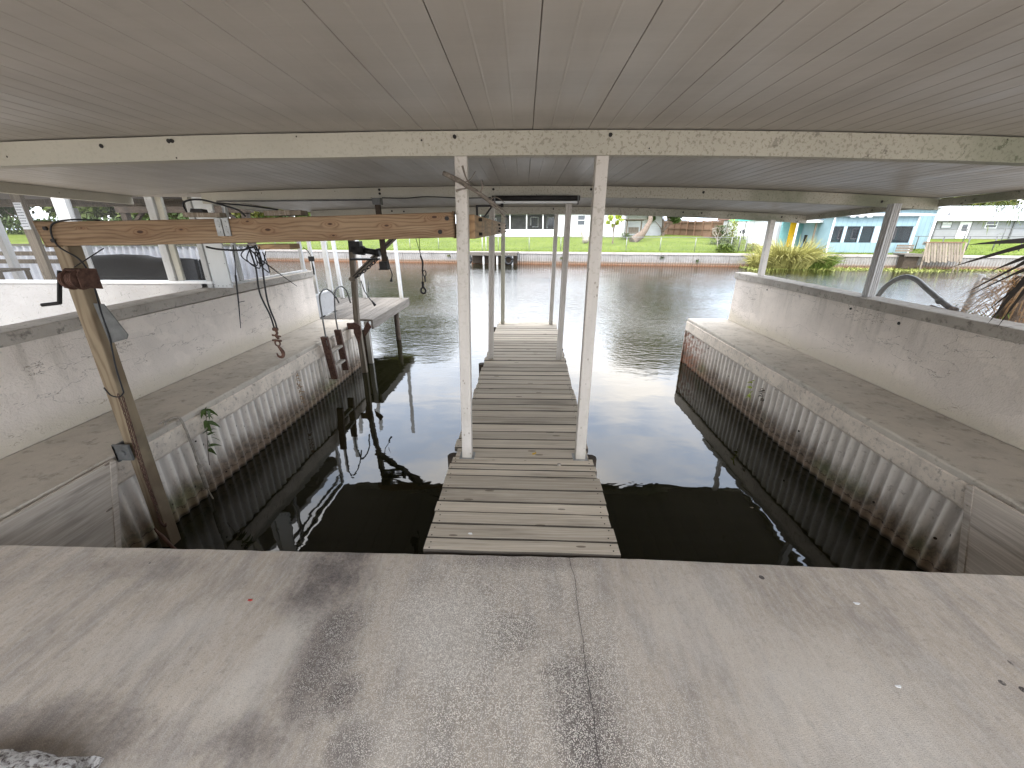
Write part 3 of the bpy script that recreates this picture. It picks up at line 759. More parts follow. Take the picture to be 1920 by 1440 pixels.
# corrugated panel fence behind it
m = MB(); per = 10; pitch = .16; prof = []
for i in range(int(7.6 / pitch * per) + 1): prof.append((-13.6 + i * pitch / per, 9.62 + .025 * math.cos(2 * math.pi * i / per)))
for z in (0, .3, .6, .9, 1.24):
    for (x, y) in prof: m.v.append(Vector((x, y, z)))
q = len(prof)
for k in range(4):
    for i in range(q - 1): m.f.append((k * q + i, k * q + i + 1, (k + 1) * q + i + 1, (k + 1) * q + i)); m.sm.append(True)
cf = thing('corrugated_fence', 'white corrugated sheet fence with a grey top rail behind the screen room', 'fence', (-10, 9.62, 0))
m.build('sheet', plain('corrugated_white', (.55, .57, .62), .5, .12, 3), cf)
m = MB(); m.box((-13.6, 9.58, 1.245), (-5.98, 9.68, 1.28)); m.build('top_rail', 'planky', cf)
# timber rails (old boat-lift frame) at the far left
t = thing('timber_rail', 'brown timber double rail crossing the neighbouring slip at far left', 'rail', (-12, 9, 0))
for z, h in ((1.10, .09), (.93, .09)):
    m = MB(); m.bar((-14, 9.0, z), (-10.1, 9.2, z - .01), .05, h); m.build('board', 'plankz', t)
for x in (-13.5, -10.4):
    m = MB(); m.box((x, 9.05, 0), (x + .08, 9.12, 1.05)); m.build('leg', 'plankz', t)
# table frame
t = thing('side_table', 'small dark open-framed table behind the screen at far left', 'table', (-9.9, 7.4, 0))
m = MB(); m.box((-10.3, 7.1, .88), (-9.35, 7.6, .92)); m.build('table_top', 'plankz', t)
for x in (-10.28, -9.41):
    for y in (7.12, 7.54):
        m = MB(); m.box((x, y, 0), (x + .05, y + .05, .88)); m.build('leg', 'plankz', t)
# covered boat
t = thing('covered_boat', 'low boat under a dark grey cover behind the screens', 'boat', (-7.2, 7.5, 0))
outl = [(-8.25, .35), (-8.22, .95), (-8.12, 1.0), (-7.80, 1.165), (-7.35, 1.18), (-6.98, 1.17), (-6.78, 1.12), (-6.45, 1.12), (-6.12, 1.115), (-5.92, .70), (-5.85, .35)]
m = MB(); ny = 8
for j in range(ny + 1):
    tt = j / ny; k = math.sin(math.pi * (.12 + .76 * tt)) ** .5
    for (x, z) in outl: m.v.append(Vector((x + .03 * mnoise.noise(Vector((x, j, z * 3))), 6.9 + 1.1 * tt, .35 + (z - .35) * k + .015 * mnoise.noise(Vector((x * 5, tt * 5, 0))))))
q = len(outl)
for j in range(ny):
    for i in range(q - 1): m.f.append((j * q + i, j * q + i + 1, (j + 1) * q + i + 1, (j + 1) * q + i)); m.sm.append(True)
m.f.append(tuple(range(q))[::-1]); m.f.append(tuple(range(ny * q, ny * q + q))); m.sm += [False, False]
m.build('cover', plain('dark_tarpaulin', (.022, .021, .021), .7, .2, 4, bump=.4, bd=.02), t)
m = MB(); m.box((-8.1, 7.0, .12), (-6.0, 7.9, .36)); m.build('hull', 'dark', t)
for x in (-7.9, -6.4):
    m = MB(); m.box((x, 7.1, 0), (x + .15, 7.8, .13)); m.build('bunk', 'plankz', t)
# slatted dark chair
t = thing('deck_chair', 'dark slatted deck chair beside the covered boat', 'chair', (-5.35, 7.1, 0))
for k in range(6):
    m = MB(); m.bar((-5.75 + k * .085, 7.15, .55), (-5.85 + k * .085, 7.3, 1.10), .062, .015, (0, 1, 0)); m.build('back_slat', 'dark', t)
for k in range(5):
    m = MB(); m.box((-5.78, 6.65 + k * .1, .52), (-5.27, 6.73 + k * .1, .54)); m.build('seat_slat', 'dark', t)
for (x, y) in ((-5.77, 6.66), (-5.32, 6.66), (-5.77, 7.1), (-5.32, 7.1)):
    m = MB(); m.box((x, y, 0), (x + .045, y + .045, .52)); m.build('leg', 'dark', t)
# sign strip with faded writing
t = thing('paper_sign', 'faded white paper strip with rows of grey writing, pinned to a post behind the screen', 'sign', (-6.7, 5.6, 1.64))
m = MB(); m.box((-6.75, 5.60, 1.60), (-6.645, 5.605, 1.93)); m.build('sheet', 'white', t)
m = MB(); random.seed(3)
for r_ in range(9):
    z = 1.915 - r_ * .034; x = -6.742
    while x < -6.665:
        wd = random.uniform(.006, .018); m.box((x, 5.597, z - .012), (x + wd, 5.599, z)); x += wd + .006
m.build('writing', plain('faded_ink', (.22, .22, .24), .9, .1), t)
frm = MB(); frm.box((-6.76, 5.606, 0), (-6.63, 5.66, 2.09)); frm.build('board', 'plankz', t)
# gazebo truss
t = thing('gazebo_frame', 'dark timber frame with diagonal knee braces beyond the screen room', 'gazebo', (-8.4, 10.5, 0))
for x in (-9.95, -6.9):
    m = MB(); m.box((x - .07, 10.5, WL), (x + .07, 10.64, 2.3)); m.build('post', 'dwood', t)
m = MB(); m.box((-10.1, 10.48, 1.98), (-6.7, 10.62, 2.2)); m.build('beam', 'dwood', t)
for k in range(7): m = MB(); m.box((-9.9 + k * .5, 10.2, 2.2), (-9.84 + k * .5, 12.2, 2.3)); m.build('rafter', 'dwood', t)
for x, s in ((-9.9, 1), (-6.95, -1)):
    m = MB(); m.bar((x, 10.56, 1.62), (x + s * .42, 10.56, 2.0), .06, .09, (0, 1, 0)); m.build('brace', 'dwood', t)

# ================================================================== FAR DECK (left)
dk = thing('platform_dock', 'sunlit grey plank platform beyond the left bulkhead', 'dock', (-4.2, 8.5, 0))
nb = 13; q0, q1 = -2.92, -6.6
for i in range(26):
    xa = q0 - i * .142
    y0 = 7.50 if xa < -3.1 else 6.52
    if xa < -3.85 and xa > -4.1: y0 = 8.35
    y0 = 8.34 if xa < -3.85 else (7.51 if xa < -3.0 else 7.49)
    m = MB(); m.box((xa - .134, y0 + random.uniform(0, .01), -.042), (xa, 10.05 + random.uniform(-.02, .03), -.002)); m.build('plank', 'planky', dk, bevel=.003)
m = MB(); m.box((-2.915, 7.49, -.19), (-2.875, 10.06, -.005)); m.build('rim_board', 'planky', dk, bevel=.003)
m = MB(); m.box((-6.6, 10.065, -.19), (-2.875, 10.105, -.005)); m.build('rim_board', 'planky', dk, bevel=.003)
for (x, y) in ((-2.99, 9.3), (-5.0, 9.8)):
    m = MB(); m.tube([(x, y, -1.9), (x + .0, y, -1.2), (x, y, -.19)], .06, 10); m.jitter(.006, 9); m.build('pile', 'dwood', dk)
for (x0, y0, x1, y1, zt) in ((-3.01, 9.92, -3.06, 9.95, 1.95), (-4.50, 9.95, -4.56, 10.0, 1.95), (-3.95, 10.0, -4.0, 10.02, 1.95)):
    m = MB(); m.bar((x0, y0, .0), (x1, y1, zt), .075, .075, (0, 1, 0)); m.build('awning_post', 'post_clean', dk, bevel=.004)
# white pile at bulkhead corner
m = MB(); m.box((-3.04, 7.46, -1.9), (-2.965, 7.54, -.045)); m.jitter(.003, 6)
m.build('corner_pile', 'post_clean', dk)
m = MB(); m.box((-3.10, 7.455, -1.9), (-3.045, 7.5, -.2)); m.build('pile', 'dwood', dk)

# ================================================================== CENTRE DOCK
dock = thing('dock', 'narrow weathered grey plank dock running out between the slips', 'dock', (0, 1.65, 0))
ys = [1.655, 1.750, 1.866, 1.973, 2.076, 2.209, 2.357, 2.436, 2.509, 2.600]
y = 2.600
while y < 7.24: ys.append(y + .1405); y += .1405
random.seed(11)
for i, (a, b) in enumerate(zip(ys, ys[1:])):
    c = (a + b) / 2; sh = max(0, c - 3) * .012
    xl = -.522 + sh + random.uniform(-.008, .008) + (.03 if c > 6.9 else 0); xr = .526 + sh * 1.5 + random.uniform(-.008, .008)
    if 2.6 < c < 2.68: xl, xr = -.50, .50
    g = .0042 if c > 2.6 else .0028
    m = MB(); n = 6; dz = random.uniform(-.004, .002)
    for k in range(n + 1):
        x = xl + (xr - xl) * k / n; sk = -.012 * (x) if c < 2.6 else 0
        wv = .0015 * mnoise.noise(Vector((x * 3, i * 1.7, 0)))
        for (yy, zz) in ((a + g, -.040), (a + g, -.006), (a + g + .004, 0), (b - g - .004, 0), (b - g, -.006), (b - g, -.040)):
            m.v.append(Vector((x, yy + sk + wv * 2, zz + dz + wv)))
    for k in range(n):
        for j in range(6): q = k * 6; m.f.append((q + j, q + 6 + j, q + 6 + (j + 1) % 6, q + (j + 1) % 6)); m.sm.append(False)
    m.f += [tuple(range(6)), tuple(range(n * 6, n * 6 + 6))[::-1]]; m.sm += [False, False]
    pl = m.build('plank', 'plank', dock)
    if c < 4.2:
        s = MB()
        for x in (xl + .03, xr - .035):
            for yy in (a + .025, b - .03):
                if b - a > .08 or yy == a + .025: s.disc((x + random.uniform(-.01, .01), yy, .0006 + dz), (0, 0, 1), .0042, .0016, 7)
        s.build('screw_heads', 'iron', pl)
m = MB(); m.box((-.47, 1.66, -.19), (-.43, 7.22, -.045)); m.build('stringer', 'dwood', dock)
m = MB(); m.box((.44, 1.66, -.19), (.48, 7.24, -.045)); m.build('stringer', 'dwood', dock)
m = MB(); m.box((-.02, 1.66, -.19), (.02, 7.2, -.045)); m.build('stringer', 'dwood', dock)
m = MB(); m.box((-.47, 7.225, -.19), (.56, 7.262, -.03)); m.build('end_board', 'plankz', dock)
for y in (2.7, 5.0, 7.1):
    for x in (-.53, .53):
        m = MB(); m.tube([(x, y, -2.2), (x, y, -.05)], .05, 9); m.build('pile', 'dwood', dock)

# ================================================================== BOAT LIFT (near timber frame)
lf = thing('boat_lift', 'orange pine boat lift beam on a leaning post with rusty winch and chain', 'boat lift', (-3.0, 2.6, WL))
m = MB(); N = 30
for i in range(N + 1):
    tt = i / N; x = -2.985 + (2.565) * tt; zc = 1.572 + .053 * tt - .006 * math.sin(math.pi * tt)
    e = .02 if i == 0 else 0
    for (yy, zz) in ((2.545, -.070), (2.545, .070), (2.635, .070), (2.635, -.070)): m.v.append(Vector((x + (e if zz < 0 else 0), yy, zc + zz)))
for i in range(N):
    for k in range(4): a = i * 4; m.f.append((a + k, a + (k + 1) % 4, a + 4 + (k + 1) % 4, a + 4 + k)); m.sm.append(False)
m.f += [(0, 1, 2, 3), (N * 4 + 3, N * 4 + 2, N * 4 + 1, N * 4)]; m.sm += [False, False]
bm = m.build('beam', 'lumber', lf, bevel=.006)
for (x, z) in ((-2.92, 1.605), (-2.90, 1.535), (-.50, 1.585), (-.455, 1.66)):
    m = MB(); m.disc((x, 2.538, z), (0, 1, 0), .013, .012, 6); m.build('bolt', 'iron', bm)
m = MB()
for x in (-1.835, -1.79):
    m.box((x - .019, 2.535, 1.562), (x + .019, 2.543, 1.664))
    for z in (1.585, 1.615, 1.645): m.disc((x, 2.534, z), (0, 1, 0), .005, .004, 6)
m.build('bracket', 'galv', bm)
m = MB(); m.bar((-2.99, 2.69, 1.50), (-2.965, 2.60, -.9), .095, .095, (0, 1, 0)); m.build('post', 'lumberz', lf, bevel=.006)
# cross blocks on and under the beam
for i, (x0, x1, y0, y1, z0, z1) in enumerate(((-2.06, -1.83, 2.56, 2.62, 1.668, 1.695), (-1.56, -1.33, 2.56, 2.64, 1.677, 1.706), (-1.64, -1.44, 2.56, 2.68, 1.484, 1.514))):
    m = MB(); m.box((x0, y0, z0), (x1, y1, z1)); m.jitter(.004, 9); m.build('block', 'plankz' if i < 2 else 'lumbery', lf, bevel=.004)
m = MB(); m.box((-2.01, 2.565, 1.695), (-1.93, 2.61, 1.715)); m.jitter(.012, 20); m.build('clamp', 'iron', lf)
# winch
wi = MB(); wi.tube([(-2.835, 2.50, 1.305), (-2.775, 2.50, 1.305)], .036, 18, True)
for xx in (-2.838, -2.776): wi.tube([(xx - .003, 2.50, 1.305), (xx + .003, 2.50, 1.305)], .062, 22, False)
for k in range(5): wi.ring((-2.825 + k * .011, 2.50, 1.305), (0, 1, 0), (0, 0, 1), .047, .047, .006, 16, 5)
wh = MB(); prf = [(2.47, 1.26), (2.60, 1.235), (2.60, 1.365), (2.50, 1.375), (2.47, 1.34)]
wh.prism([(-2.856, y_, z_) for y_, z_ in prf], (.006, 0, 0)); wh.prism([(-2.762, y_, z_) for y_, z_ in prf], (.006, 0, 0))
wh.box((-2.855, 2.592, 1.24), (-2.757, 2.60, 1.36)); wh.tube([(-2.86, 2.495, 1.362), (-2.75, 2.495, 1.362)], .008, 7); wh.tube([(-2.875, 2.5, 1.262), (-2.75, 2.5, 1.262)], .008, 7)
wp = wh.build('winch', 'rust', lf, bevel=.002); wi.build('drum', MT['rust'], wp)
m = MB(); m.tube([(-2.856, 2.50, 1.262), (-2.895, 2.50, 1.262)], .009, 8); m.bar((-2.89, 2.50, 1.36), (-2.905, 2.44, 1.165), .010, .022, (0, 1, 0)); m.tube([(-2.90, 2.44, 1.17), (-3.01, 2.43, 1.158)], .011, 9)
m.build('crank', 'iron', wp)
m = MB(); m.tube([(-2.872, 2.5, 1.305), (-2.860, 2.5, 1.305)], .050, 20, False); m.build('gear', 'rust', wp)
# sheet-metal plate on the post
m = MB(); m.prism([(-2.868, 2.60, 1.14), (-2.80, 2.60, 1.135), (-2.705, 2.60, .925), (-2.725, 2.60, .895), (-2.845, 2.60, .865), (-2.855, 2.60, .95)], (0, .006, 0)); m.jitter(.006, 12)
m.build('metal_plate', 'greymetal', lf)
m = MB(); m.box((-3.06, 2.53, -.03), (-2.935, 2.545, .10)); m.box((-3.06, 2.53, -.045), (-3.045, 2.66, .09)); m.disc((-2.99, 2.525, .035), (0, 1, 0), .022, .012, 8)
m.build('anchor_bracket', 'greymetal', lf)
# chain hanging down the post face
def chain(name, pts, parent, mat='rust', L=.036, rr=.0030, wd=.0105):
    P, _ = spline([Vector(p) for p in pts], 14); seg = [0]
    for a, b in zip(P, P[1:]): seg.append(seg[-1] + (b - a).length)
    m = MB(); s = 0; i = 0; k = 0
    while s < seg[-1]:
        while i < len(seg) - 2 and seg[i + 1] < s: i += 1
        tt = (s - seg[i]) / max(1e-6, seg[i + 1] - seg[i]); c = P[i].lerp(P[i + 1], tt); d = (P[i + 1] - P[i]).normalized()
        a = d.cross(Vector((0, 1, 0))).normalized(); b = d.cross(a)
        m.ring(c, (a if k % 2 else b) * .9 + (b if k % 2 else a) * .35, d, L * .62, wd, rr, 10, 5); s += L * .92; k += 1
    return m.build(name, mat, parent)
chain('chain', [(-2.872, 2.545, .49), (-2.88, 2.545, .3), (-2.895, 2.54, .08), (-2.905, 2.54, -.12), (-2.905, 2.535, -.28), (-2.915, 2.54, -.46), (-2.92, 2.545, -.58)], lf)
chain('chain', [(-2.845, 2.545, .47), (-2.853, 2.54, .28), (-2.872, 2.54, .05), (-2.88, 2.535, -.15), (-2.885, 2.53, -.27), (-2.895, 2.54, -.44)], lf)
m = MB(); m.tube([(-2.90, 2.52, -.55), (-2.885, 2.51, -.60), (-2.86, 2.51, -.63), (-2.85, 2.51, -.60)], .008, 7, sub=5); m.build('chain_hook', 'rust', lf)
m = MB(); m.tube([(-2.945, 2.5, -.64), (-2.90, 2.49, -.72), (-2.83, 2.48, -.82), (-2.79, 2.48, -.90)], .012, 7, sub=5, rs=[.006, .014, .011, .016]); m.jitter(.006, 18); m.build('old_cable_end', 'rust', lf)
# cable over the beam end and down the post
m = MB(); m.tube([(-2.62, 2.60, 1.652), (-2.74, 2.555, 1.655), (-2.85, 2.535, 1.635), (-2.885, 2.53, 1.58), (-2.87, 2.53, 1.50), (-2.80, 2.56, 1.42), (-2.79, 2.58, 1.3), (-2.83, 2.60, 1.1), (-2.83, 2.59, .9), (-2.84, 2.57, .7), (-2.83, 2.55, .52)], .0052, 7, sub=8)
m.tube([(-2.83, 2.55, .52), (-2.86, 2.54, .49), (-2.92, 2.54, .50), (-2.95, 2.54, .56)], .005, 7, sub=6)
m.build('cable', 'rubber', lf)
m = MB(); m.tube([(-2.79, 2.5, 1.38), (-2.60, 2.54, 1.49)], .0035, 6); m.build('wire_rope', 'iron', lf)
# black wire loops above and below
m = MB(); m.tube([(-2.06, 2.6, 1.70), (-2.03, 2.56, 1.75), (-1.93, 2.56, 1.765), (-1.84, 2.6, 1.74), (-1.74, 2.6, 1.71), (-1.70, 2.6, 1.675)], .0055, 7, sub=8)
m.tube([(-1.95, 2.7, 1.755), (-1.75, 2.72, 1.74), (-1.55, 2.7, 1.715)], .005, 7, sub=6)
m.tube([(-1.97, 2.57, 1.498), (-1.89, 2.56, 1.485), (-1.75, 2.55, 1.48), (-1.66, 2.56, 1.50)], .006, 7, sub=8)
m.build('cable', 'rubber', lf)
m = MB()
for k in range(5):
    x = -1.70 + k * .018; m.tube([(x, 2.56, 1.50), (x + random.uniform(-.03, .05), 2.52, 1.46 - random.uniform(0, .04)), (x + random.uniform(-.02, .06), 2.55, 1.40 - random.uniform(0, .06)), (x + .03, 2.56, 1.47)], .0035, 5, sub=5)
m.build('wire_tangle', 'rubber', lf)
# ratchet/old fan part behind
hk = thing('hanging_hook', 'rusty hook on doubled black rope hanging from the pine beam', 'hook', (-1.65, 2.56, 1.5))
m = MB(); m.tube([(-1.70, 2.56, 1.51), (-1.675, 2.55, 1.38), (-1.685, 2.55, 1.22), (-1.65, 2.55, 1.08), (-1.64, 2.55, .985)], .0055, 7, sub=8)
m.tube([(-1.655, 2.56, 1.51), (-1.635, 2.56, 1.43), (-1.645, 2.555, 1.27), (-1.645, 2.55, 1.15), (-1.625, 2.55, 1.03), (-1.625, 2.55, .985)], .0055, 7, sub=8)
m.build('rope', 'rubber', hk)
m = MB(); m.tube([(-1.65, 2.55, .985), (-1.62, 2.55, .985)], .012, 8); m.tube([(-1.64, 2.55, .985), (-1.628, 2.55, .96), (-1.64, 2.55, .94), (-1.625, 2.55, .92)], .008, 8, sub=4)
m.tube([(-1.665, 2.55, .945), (-1.61, 2.55, .935)], .006, 6); m.tube([(-1.67, 2.55, .91), (-1.61, 2.55, .905)], .007, 6)
m.ring((-1.640, 2.55, .890), (1, 0, 0), (0, 0, 1), .020, .017, .0052); m.build('shackle', 'rust', hk)
m = MB(); m.tube([(-1.640, 2.55, .868), (-1.627, 2.55, .848), (-1.617, 2.55, .825), (-1.62, 2.55, .803), (-1.635, 2.55, .792), (-1.654, 2.55, .80), (-1.660, 2.55, .82)], .008, 8, sub=5, rs=[.007, .011, .012, .011, .010, .007, .003]); m.build('hook', 'rust', hk)
m = MB(); m.tube([(-1.785, 2.55, 1.51), (-1.80, 2.55, 1.40), (-1.815, 2.55, 1.33)], .003, 6, sub=5); m.tube([(-1.815, 2.55, 1.33), (-1.84, 2.55, 1.15), (-1.867, 2.55, .99)], .0045, 6, sub=5, rs=[.006, .004, .002]); m.tube([(-1.84, 2.55, 1.16), (-1.815, 2.545, 1.165), (-1.79, 2.54, 1.17)], .002, 5, sub=4)
m.build('dangling_cable', 'rubber', hk, None)
tag(MB().tube([(-1.72, 2.58, 1.50), (-1.66, 2.6, 1.42), (-1.57, 2.62, 1.33), (-1.49, 2.65, 1.25)], .0045, 6, sub=6, rs=[.0045, .0045, .003, .0015]).build('loose_cable', 'rubber'), 'stiff black cable end sticking out diagonally below the pine beam', 'cable')
m = MB(); m.tube([(-1.43, 2.7, 1.49), (-1.405, 2.7, 1.47), (-1.39, 2.7, 1.44)], .003, 5, sub=4); m.box((-1.405, 2.69, 1.405), (-1.375, 2.71, 1.435)); m.tube([(-1.39, 2.7, 1.405), (-1.388, 2.7, 1.36), (-1.388, 2.7, 1.32)], .006, 6, rs=[.002, .006, .005])
m.build('pull_cord', 'rubber', None, 'short black pull cord with a plug under the wooden block of the pine beam', 'cord')
# long side beam joining the dock posts
m = MB(); m.box((-.350, 2.66, 1.545), (-.305, 7.10, 1.685)); sb = m.build('side_beam', 'lumbery', lf, bevel=.004)
m = MB()
for (y, z) in ((2.9, 1.57), (2.9, 1.66), (5.1, 1.58), (5.1, 1.65), (5.2, 1.61), (6.9, 1.57), (6.9, 1.61), (6.9, 1.65)): m.tube([(-.305, y, z), (-.282, y, z)], .012, 6, False)
m.build('bolt_row', 'iron', sb)
# second lift frame, far end
l2 = thing('boat_lift', 'far lift frame with diagonal brace and black motor beyond the orange beam', 'boat lift', (-3.0, 6.95, WL))
m = MB(); m.bar((-2.84, 6.95, 1.60), (-2.95, 6.95, .1), .085, .085, (0, 1, 0)); m.bar((-2.945, 6.95, .12), (-2.92, 6.95, -1.4), .085, .085, (0, 1, 0)); m.build('post', 'plankz', l2, bevel=.005)
m = MB(); m.box((-2.98, 6.90, 1.545), (-.40, 6.98, 1.68)); m.build('beam', 'lumber', l2, bevel=.005)
m = MB(); m.bar((-2.92, 6.87, .80), (-2.05, 6.87, 1.52), .06, .12, (0, 1, 0)); m.build('brace', 'plankz', l2, bevel=.004)
m = MB(); m.bar((-2.85, 6.80, .86), (-2.05, 6.80, 1.50), .012, .03, (0, 1, 0)); m.build('strap', 'iron', l2)
m = MB(); m.tube([(-2.76, 6.75, 1.30), (-2.58, 6.75, 1.28)], .075, 12); m.box((-2.80, 6.68, 1.26), (-2.62, 6.82, 1.42)); m.tube([(-2.58, 6.75, 1.28), (-2.38, 6.75, 1.25)], .05, 10); m.tube([(-2.38, 6.75, 1.25), (-2.33, 6.75, 1.25)], .065, 12)
m.box((-2.82, 6.70, 1.13), (-2.35, 6.80, 1.16)); m.jitter(.01, 8); m.build('motor', 'iron', l2)
chain('chain', [(-2.78, 6.78, .86), (-2.6, 6.78, .98), (-2.42, 6.78, 1.12)], l2, 'iron', .06, .008, .02)
m = MB(); m.prism([(-2.97, 6.84, .08), (-2.86, 6.84, .02), (-2.86, 6.84, -.12), (-2.93, 6.84, -.34), (-2.99, 6.84, -.1)], (0, .02, 0)); m.prism([(-2.80, 6.84, -.02), (-2.72, 6.84, .10), (-2.66, 6.84, .0), (-2.80, 6.84, -.18)], (0, .02, 0)); m.box((-3.1, 6.86, -.05), (-2.9, 6.9, .06)); m.build('anchor_bracket', 'rust', l2)
m = MB(); m.tube([(-2.72, 6.8, .80), (-2.68, 6.8, .62), (-2.58, 6.8, .45)], .008, 6, sub=5); m.tube([(-2.58, 6.8, .47), (-2.53, 6.8, .38)], .02, 6, rs=[.01, .026]); m.tube([(-2.60, 6.8, .78), (-2.62, 6.8, .6)], .005, 5); m.build('power_cord', 'rubber', l2)
m = MB(); m.tube([(-2.13, 6.7, 1.48), (-1.9, 6.6, 1.53), (-1.6, 6.6, 1.56)], .007, 5, sub=4); m.build('power_cord', 'rubber', l2)

# hanging hook 2
h2 = thing('hanging_hook', 'dark hook on two thin lines hanging over the open water left of the dock post', 'hook', (-1.0, 4, 1.5))
m = MB(); m.tube([(-1.03, 4, 1.56), (-1.0, 4, 1.42), (-.985, 4, 1.36)], .003, 5); m.tube([(-.99, 4, 1.56), (-.992, 4, 1.36)], .003, 5); m.tube([(-.99, 4, 1.36), (-.975, 4, 1.30), (-.985, 4, 1.22)], .009, 6, sub=3); m.tube([(-.985, 4, 1.24), (-.99, 4, 1.10)], .004, 5); m.build('rope', 'iron', h2)
m = MB(); m.ring((-.965, 4, 1.20), (1, 0, 0), (0, 0, 1), .028, .016, .005); m.tube([(-.965, 4, 1.17), (-.962, 4, 1.12)], .007, 6); m.tube([(-.99, 4, 1.12), (-.99, 4, 1.06)], .012, 7); m.ring((-.99, 4, 1.035), (1, 0, 0), (0, 0, 1), .028, .024, .009); m.build('hook', 'iron', h2)

# conduit, drop pole, light tube, bracket, branch
m = MB(); m.tube([(-3.55, 4.97, 1.90), (-1.70, 4.97, 1.915)], .009, 8); m.build('conduit', 'greymetal', None, 'thin grey conduit running under the second beam towards the black drop pole', 'conduit')
m = MB(); m.tube([(-1.62, 4.97, 1.935), (-1.35, 4.97, 1.93), (-1.1, 4.97, 1.945), (-.7, 4.97, 1.93), (-.38, 4.97, 1.935)], .006, 6, sub=6); m.build('wire', 'iron', None, 'thin black wire sagging from the drop pole bracket to the dock post', 'wire')
dp = thing('drop_pole', 'dark hanging pole with a metal cap and a black socket box, corded plug below', 'pole', (-1.66, 4.93, 1.16))
m = MB(); m.bar((-1.655, 4.93, 1.24), (-1.665, 4.93, 1.88), .055, .05, (0, 1, 0)); m.build('pole', 'dwood', dp, bevel=.003)
m = MB(); m.box((-1.71, 4.89, 1.86), (-1.62, 4.985, 1.93)); m.build('bracket', 'greymetal', dp)
m = MB(); m.box((-1.71, 4.88, 1.165), (-1.62, 4.96, 1.245)); m.box((-1.72, 4.87, 1.15), (-1.61, 4.97, 1.163)); m.build('socket_box', 'iron', dp)
m = MB(); m.tube([(-1.615, 4.92, 1.30), (-1.60, 4.92, 1.18), (-1.58, 4.92, 1.10), (-1.59, 4.92, 1.05)], .006, 6, sub=5); m.tube([(-1.592, 4.92, 1.05), (-1.60, 4.92, 1.01)], .014, 7, rs=[.009, .018]); m.build('plug_cord', 'rubber', dp)
lt = thing('tube_light', 'long black tube housing with a pale lower strip hanging under the second beam', 'light fixture', (.12, 4.9, 1.9))
m = MB(); m.tube([(-.36, 4.93, 1.925), (.62, 4.93, 1.925)], .028, 12); m.build('housing', 'iron', lt)
m = MB(); m.box((-.32, 4.90, 1.872), (.60, 4.97, 1.893)); m.build('diffuser', 'panel', lt)
for x in (-.33, .60):
    m = MB(); m.box((x - .008, 4.895, 1.86), (x + .008, 4.975, 1.95)); m.build('end_cap', 'greymetal', lt)
sbk = thing('shelf_bracket', 'black triangular iron bracket fixed beside the fluted dock post', 'bracket', (-.5, 4.95, 1.58))
m = MB(); m.bar((-.535, 4.93, 1.845), (-.245, 4.93, 1.85), .022, .022); m.tube([(-.265, 4.93, 1.852), (-.235, 4.93, 1.852)], .022, 8); m.build('arm', 'iron', sbk)
m = MB(); m.bar((-.535, 4.93, 1.855), (-.535, 4.93, 1.565), .024, .018, (0, 1, 0)); m.build('back_plate', 'iron', sbk)
m = MB(); m.bar((-.53, 4.93, 1.635), (-.37, 4.93, 1.835), .018, .018, (0, 1, 0)); m.build('strut', 'iron', sbk)
m = MB(); m.tube([(-.455, 2.50, 1.893), (-.37, 2.50, 1.855), (-.30, 2.50, 1.815), (-.27, 2.52, 1.80)], .012, 9, sub=4, rs=[.013, .014, .012, .010])
m.tube([(-.30, 2.50, 1.815), (-.20, 2.51, 1.755), (-.13, 2.53, 1.71)], .006, 7, sub=4, rs=[.010, .007, .004]); m.tube([(-.29, 2.5, 1.81), (-.18, 2.53, 1.73), (-.10, 2.55, 1.655)], .005, 6, sub=4, rs=[.008, .005, .003])
m.tube([(-.28, 2.49, 1.80), (-.22, 2.50, 1.775), (-.10, 2.53, 1.69)], .004, 6, sub=4, rs=[.007, .005, .002])
m.tube([(-.30, 2.50, 1.815), (-.325, 2.50, 1.865), (-.345, 2.49, 1.93)], .004, 6, sub=4, rs=[.006, .004, .006]); m.tube([(-.29, 2.5, 1.81), (-.33, 2.49, 1.815), (-.385, 2.48, 1.80)], .004, 6, sub=4, rs=[.006, .003, .008])
m.tube([(-.25, 2.5, 1.79), (-.235, 2.5, 1.83), (-.238, 2.5, 1.86)], .004, 6, sub=3, rs=[.005, .007, .002]); m.jitter(.003, 30)
m.tube([(-.20, 2.51, 1.755), (-.16, 2.49, 1.77), (-.11, 2.48, 1.74)], .003, 5, sub=3, rs=[.004, .003, .001]); m.tube([(-.24, 2.51, 1.775), (-.17, 2.54, 1.715), (-.12, 2.55, 1.68)], .003, 5, sub=3, rs=[.005, .003, .0015]); m.tube([(-.34, 2.50, 1.845), (-.30, 2.48, 1.86), (-.27, 2.47, 1.90)], .003, 5, sub=3, rs=[.004, .003, .001])
m.build('dead_branch', 'branch', None, 'pale dead branch with forked twigs wedged across the top of the left dock post', 'branch')

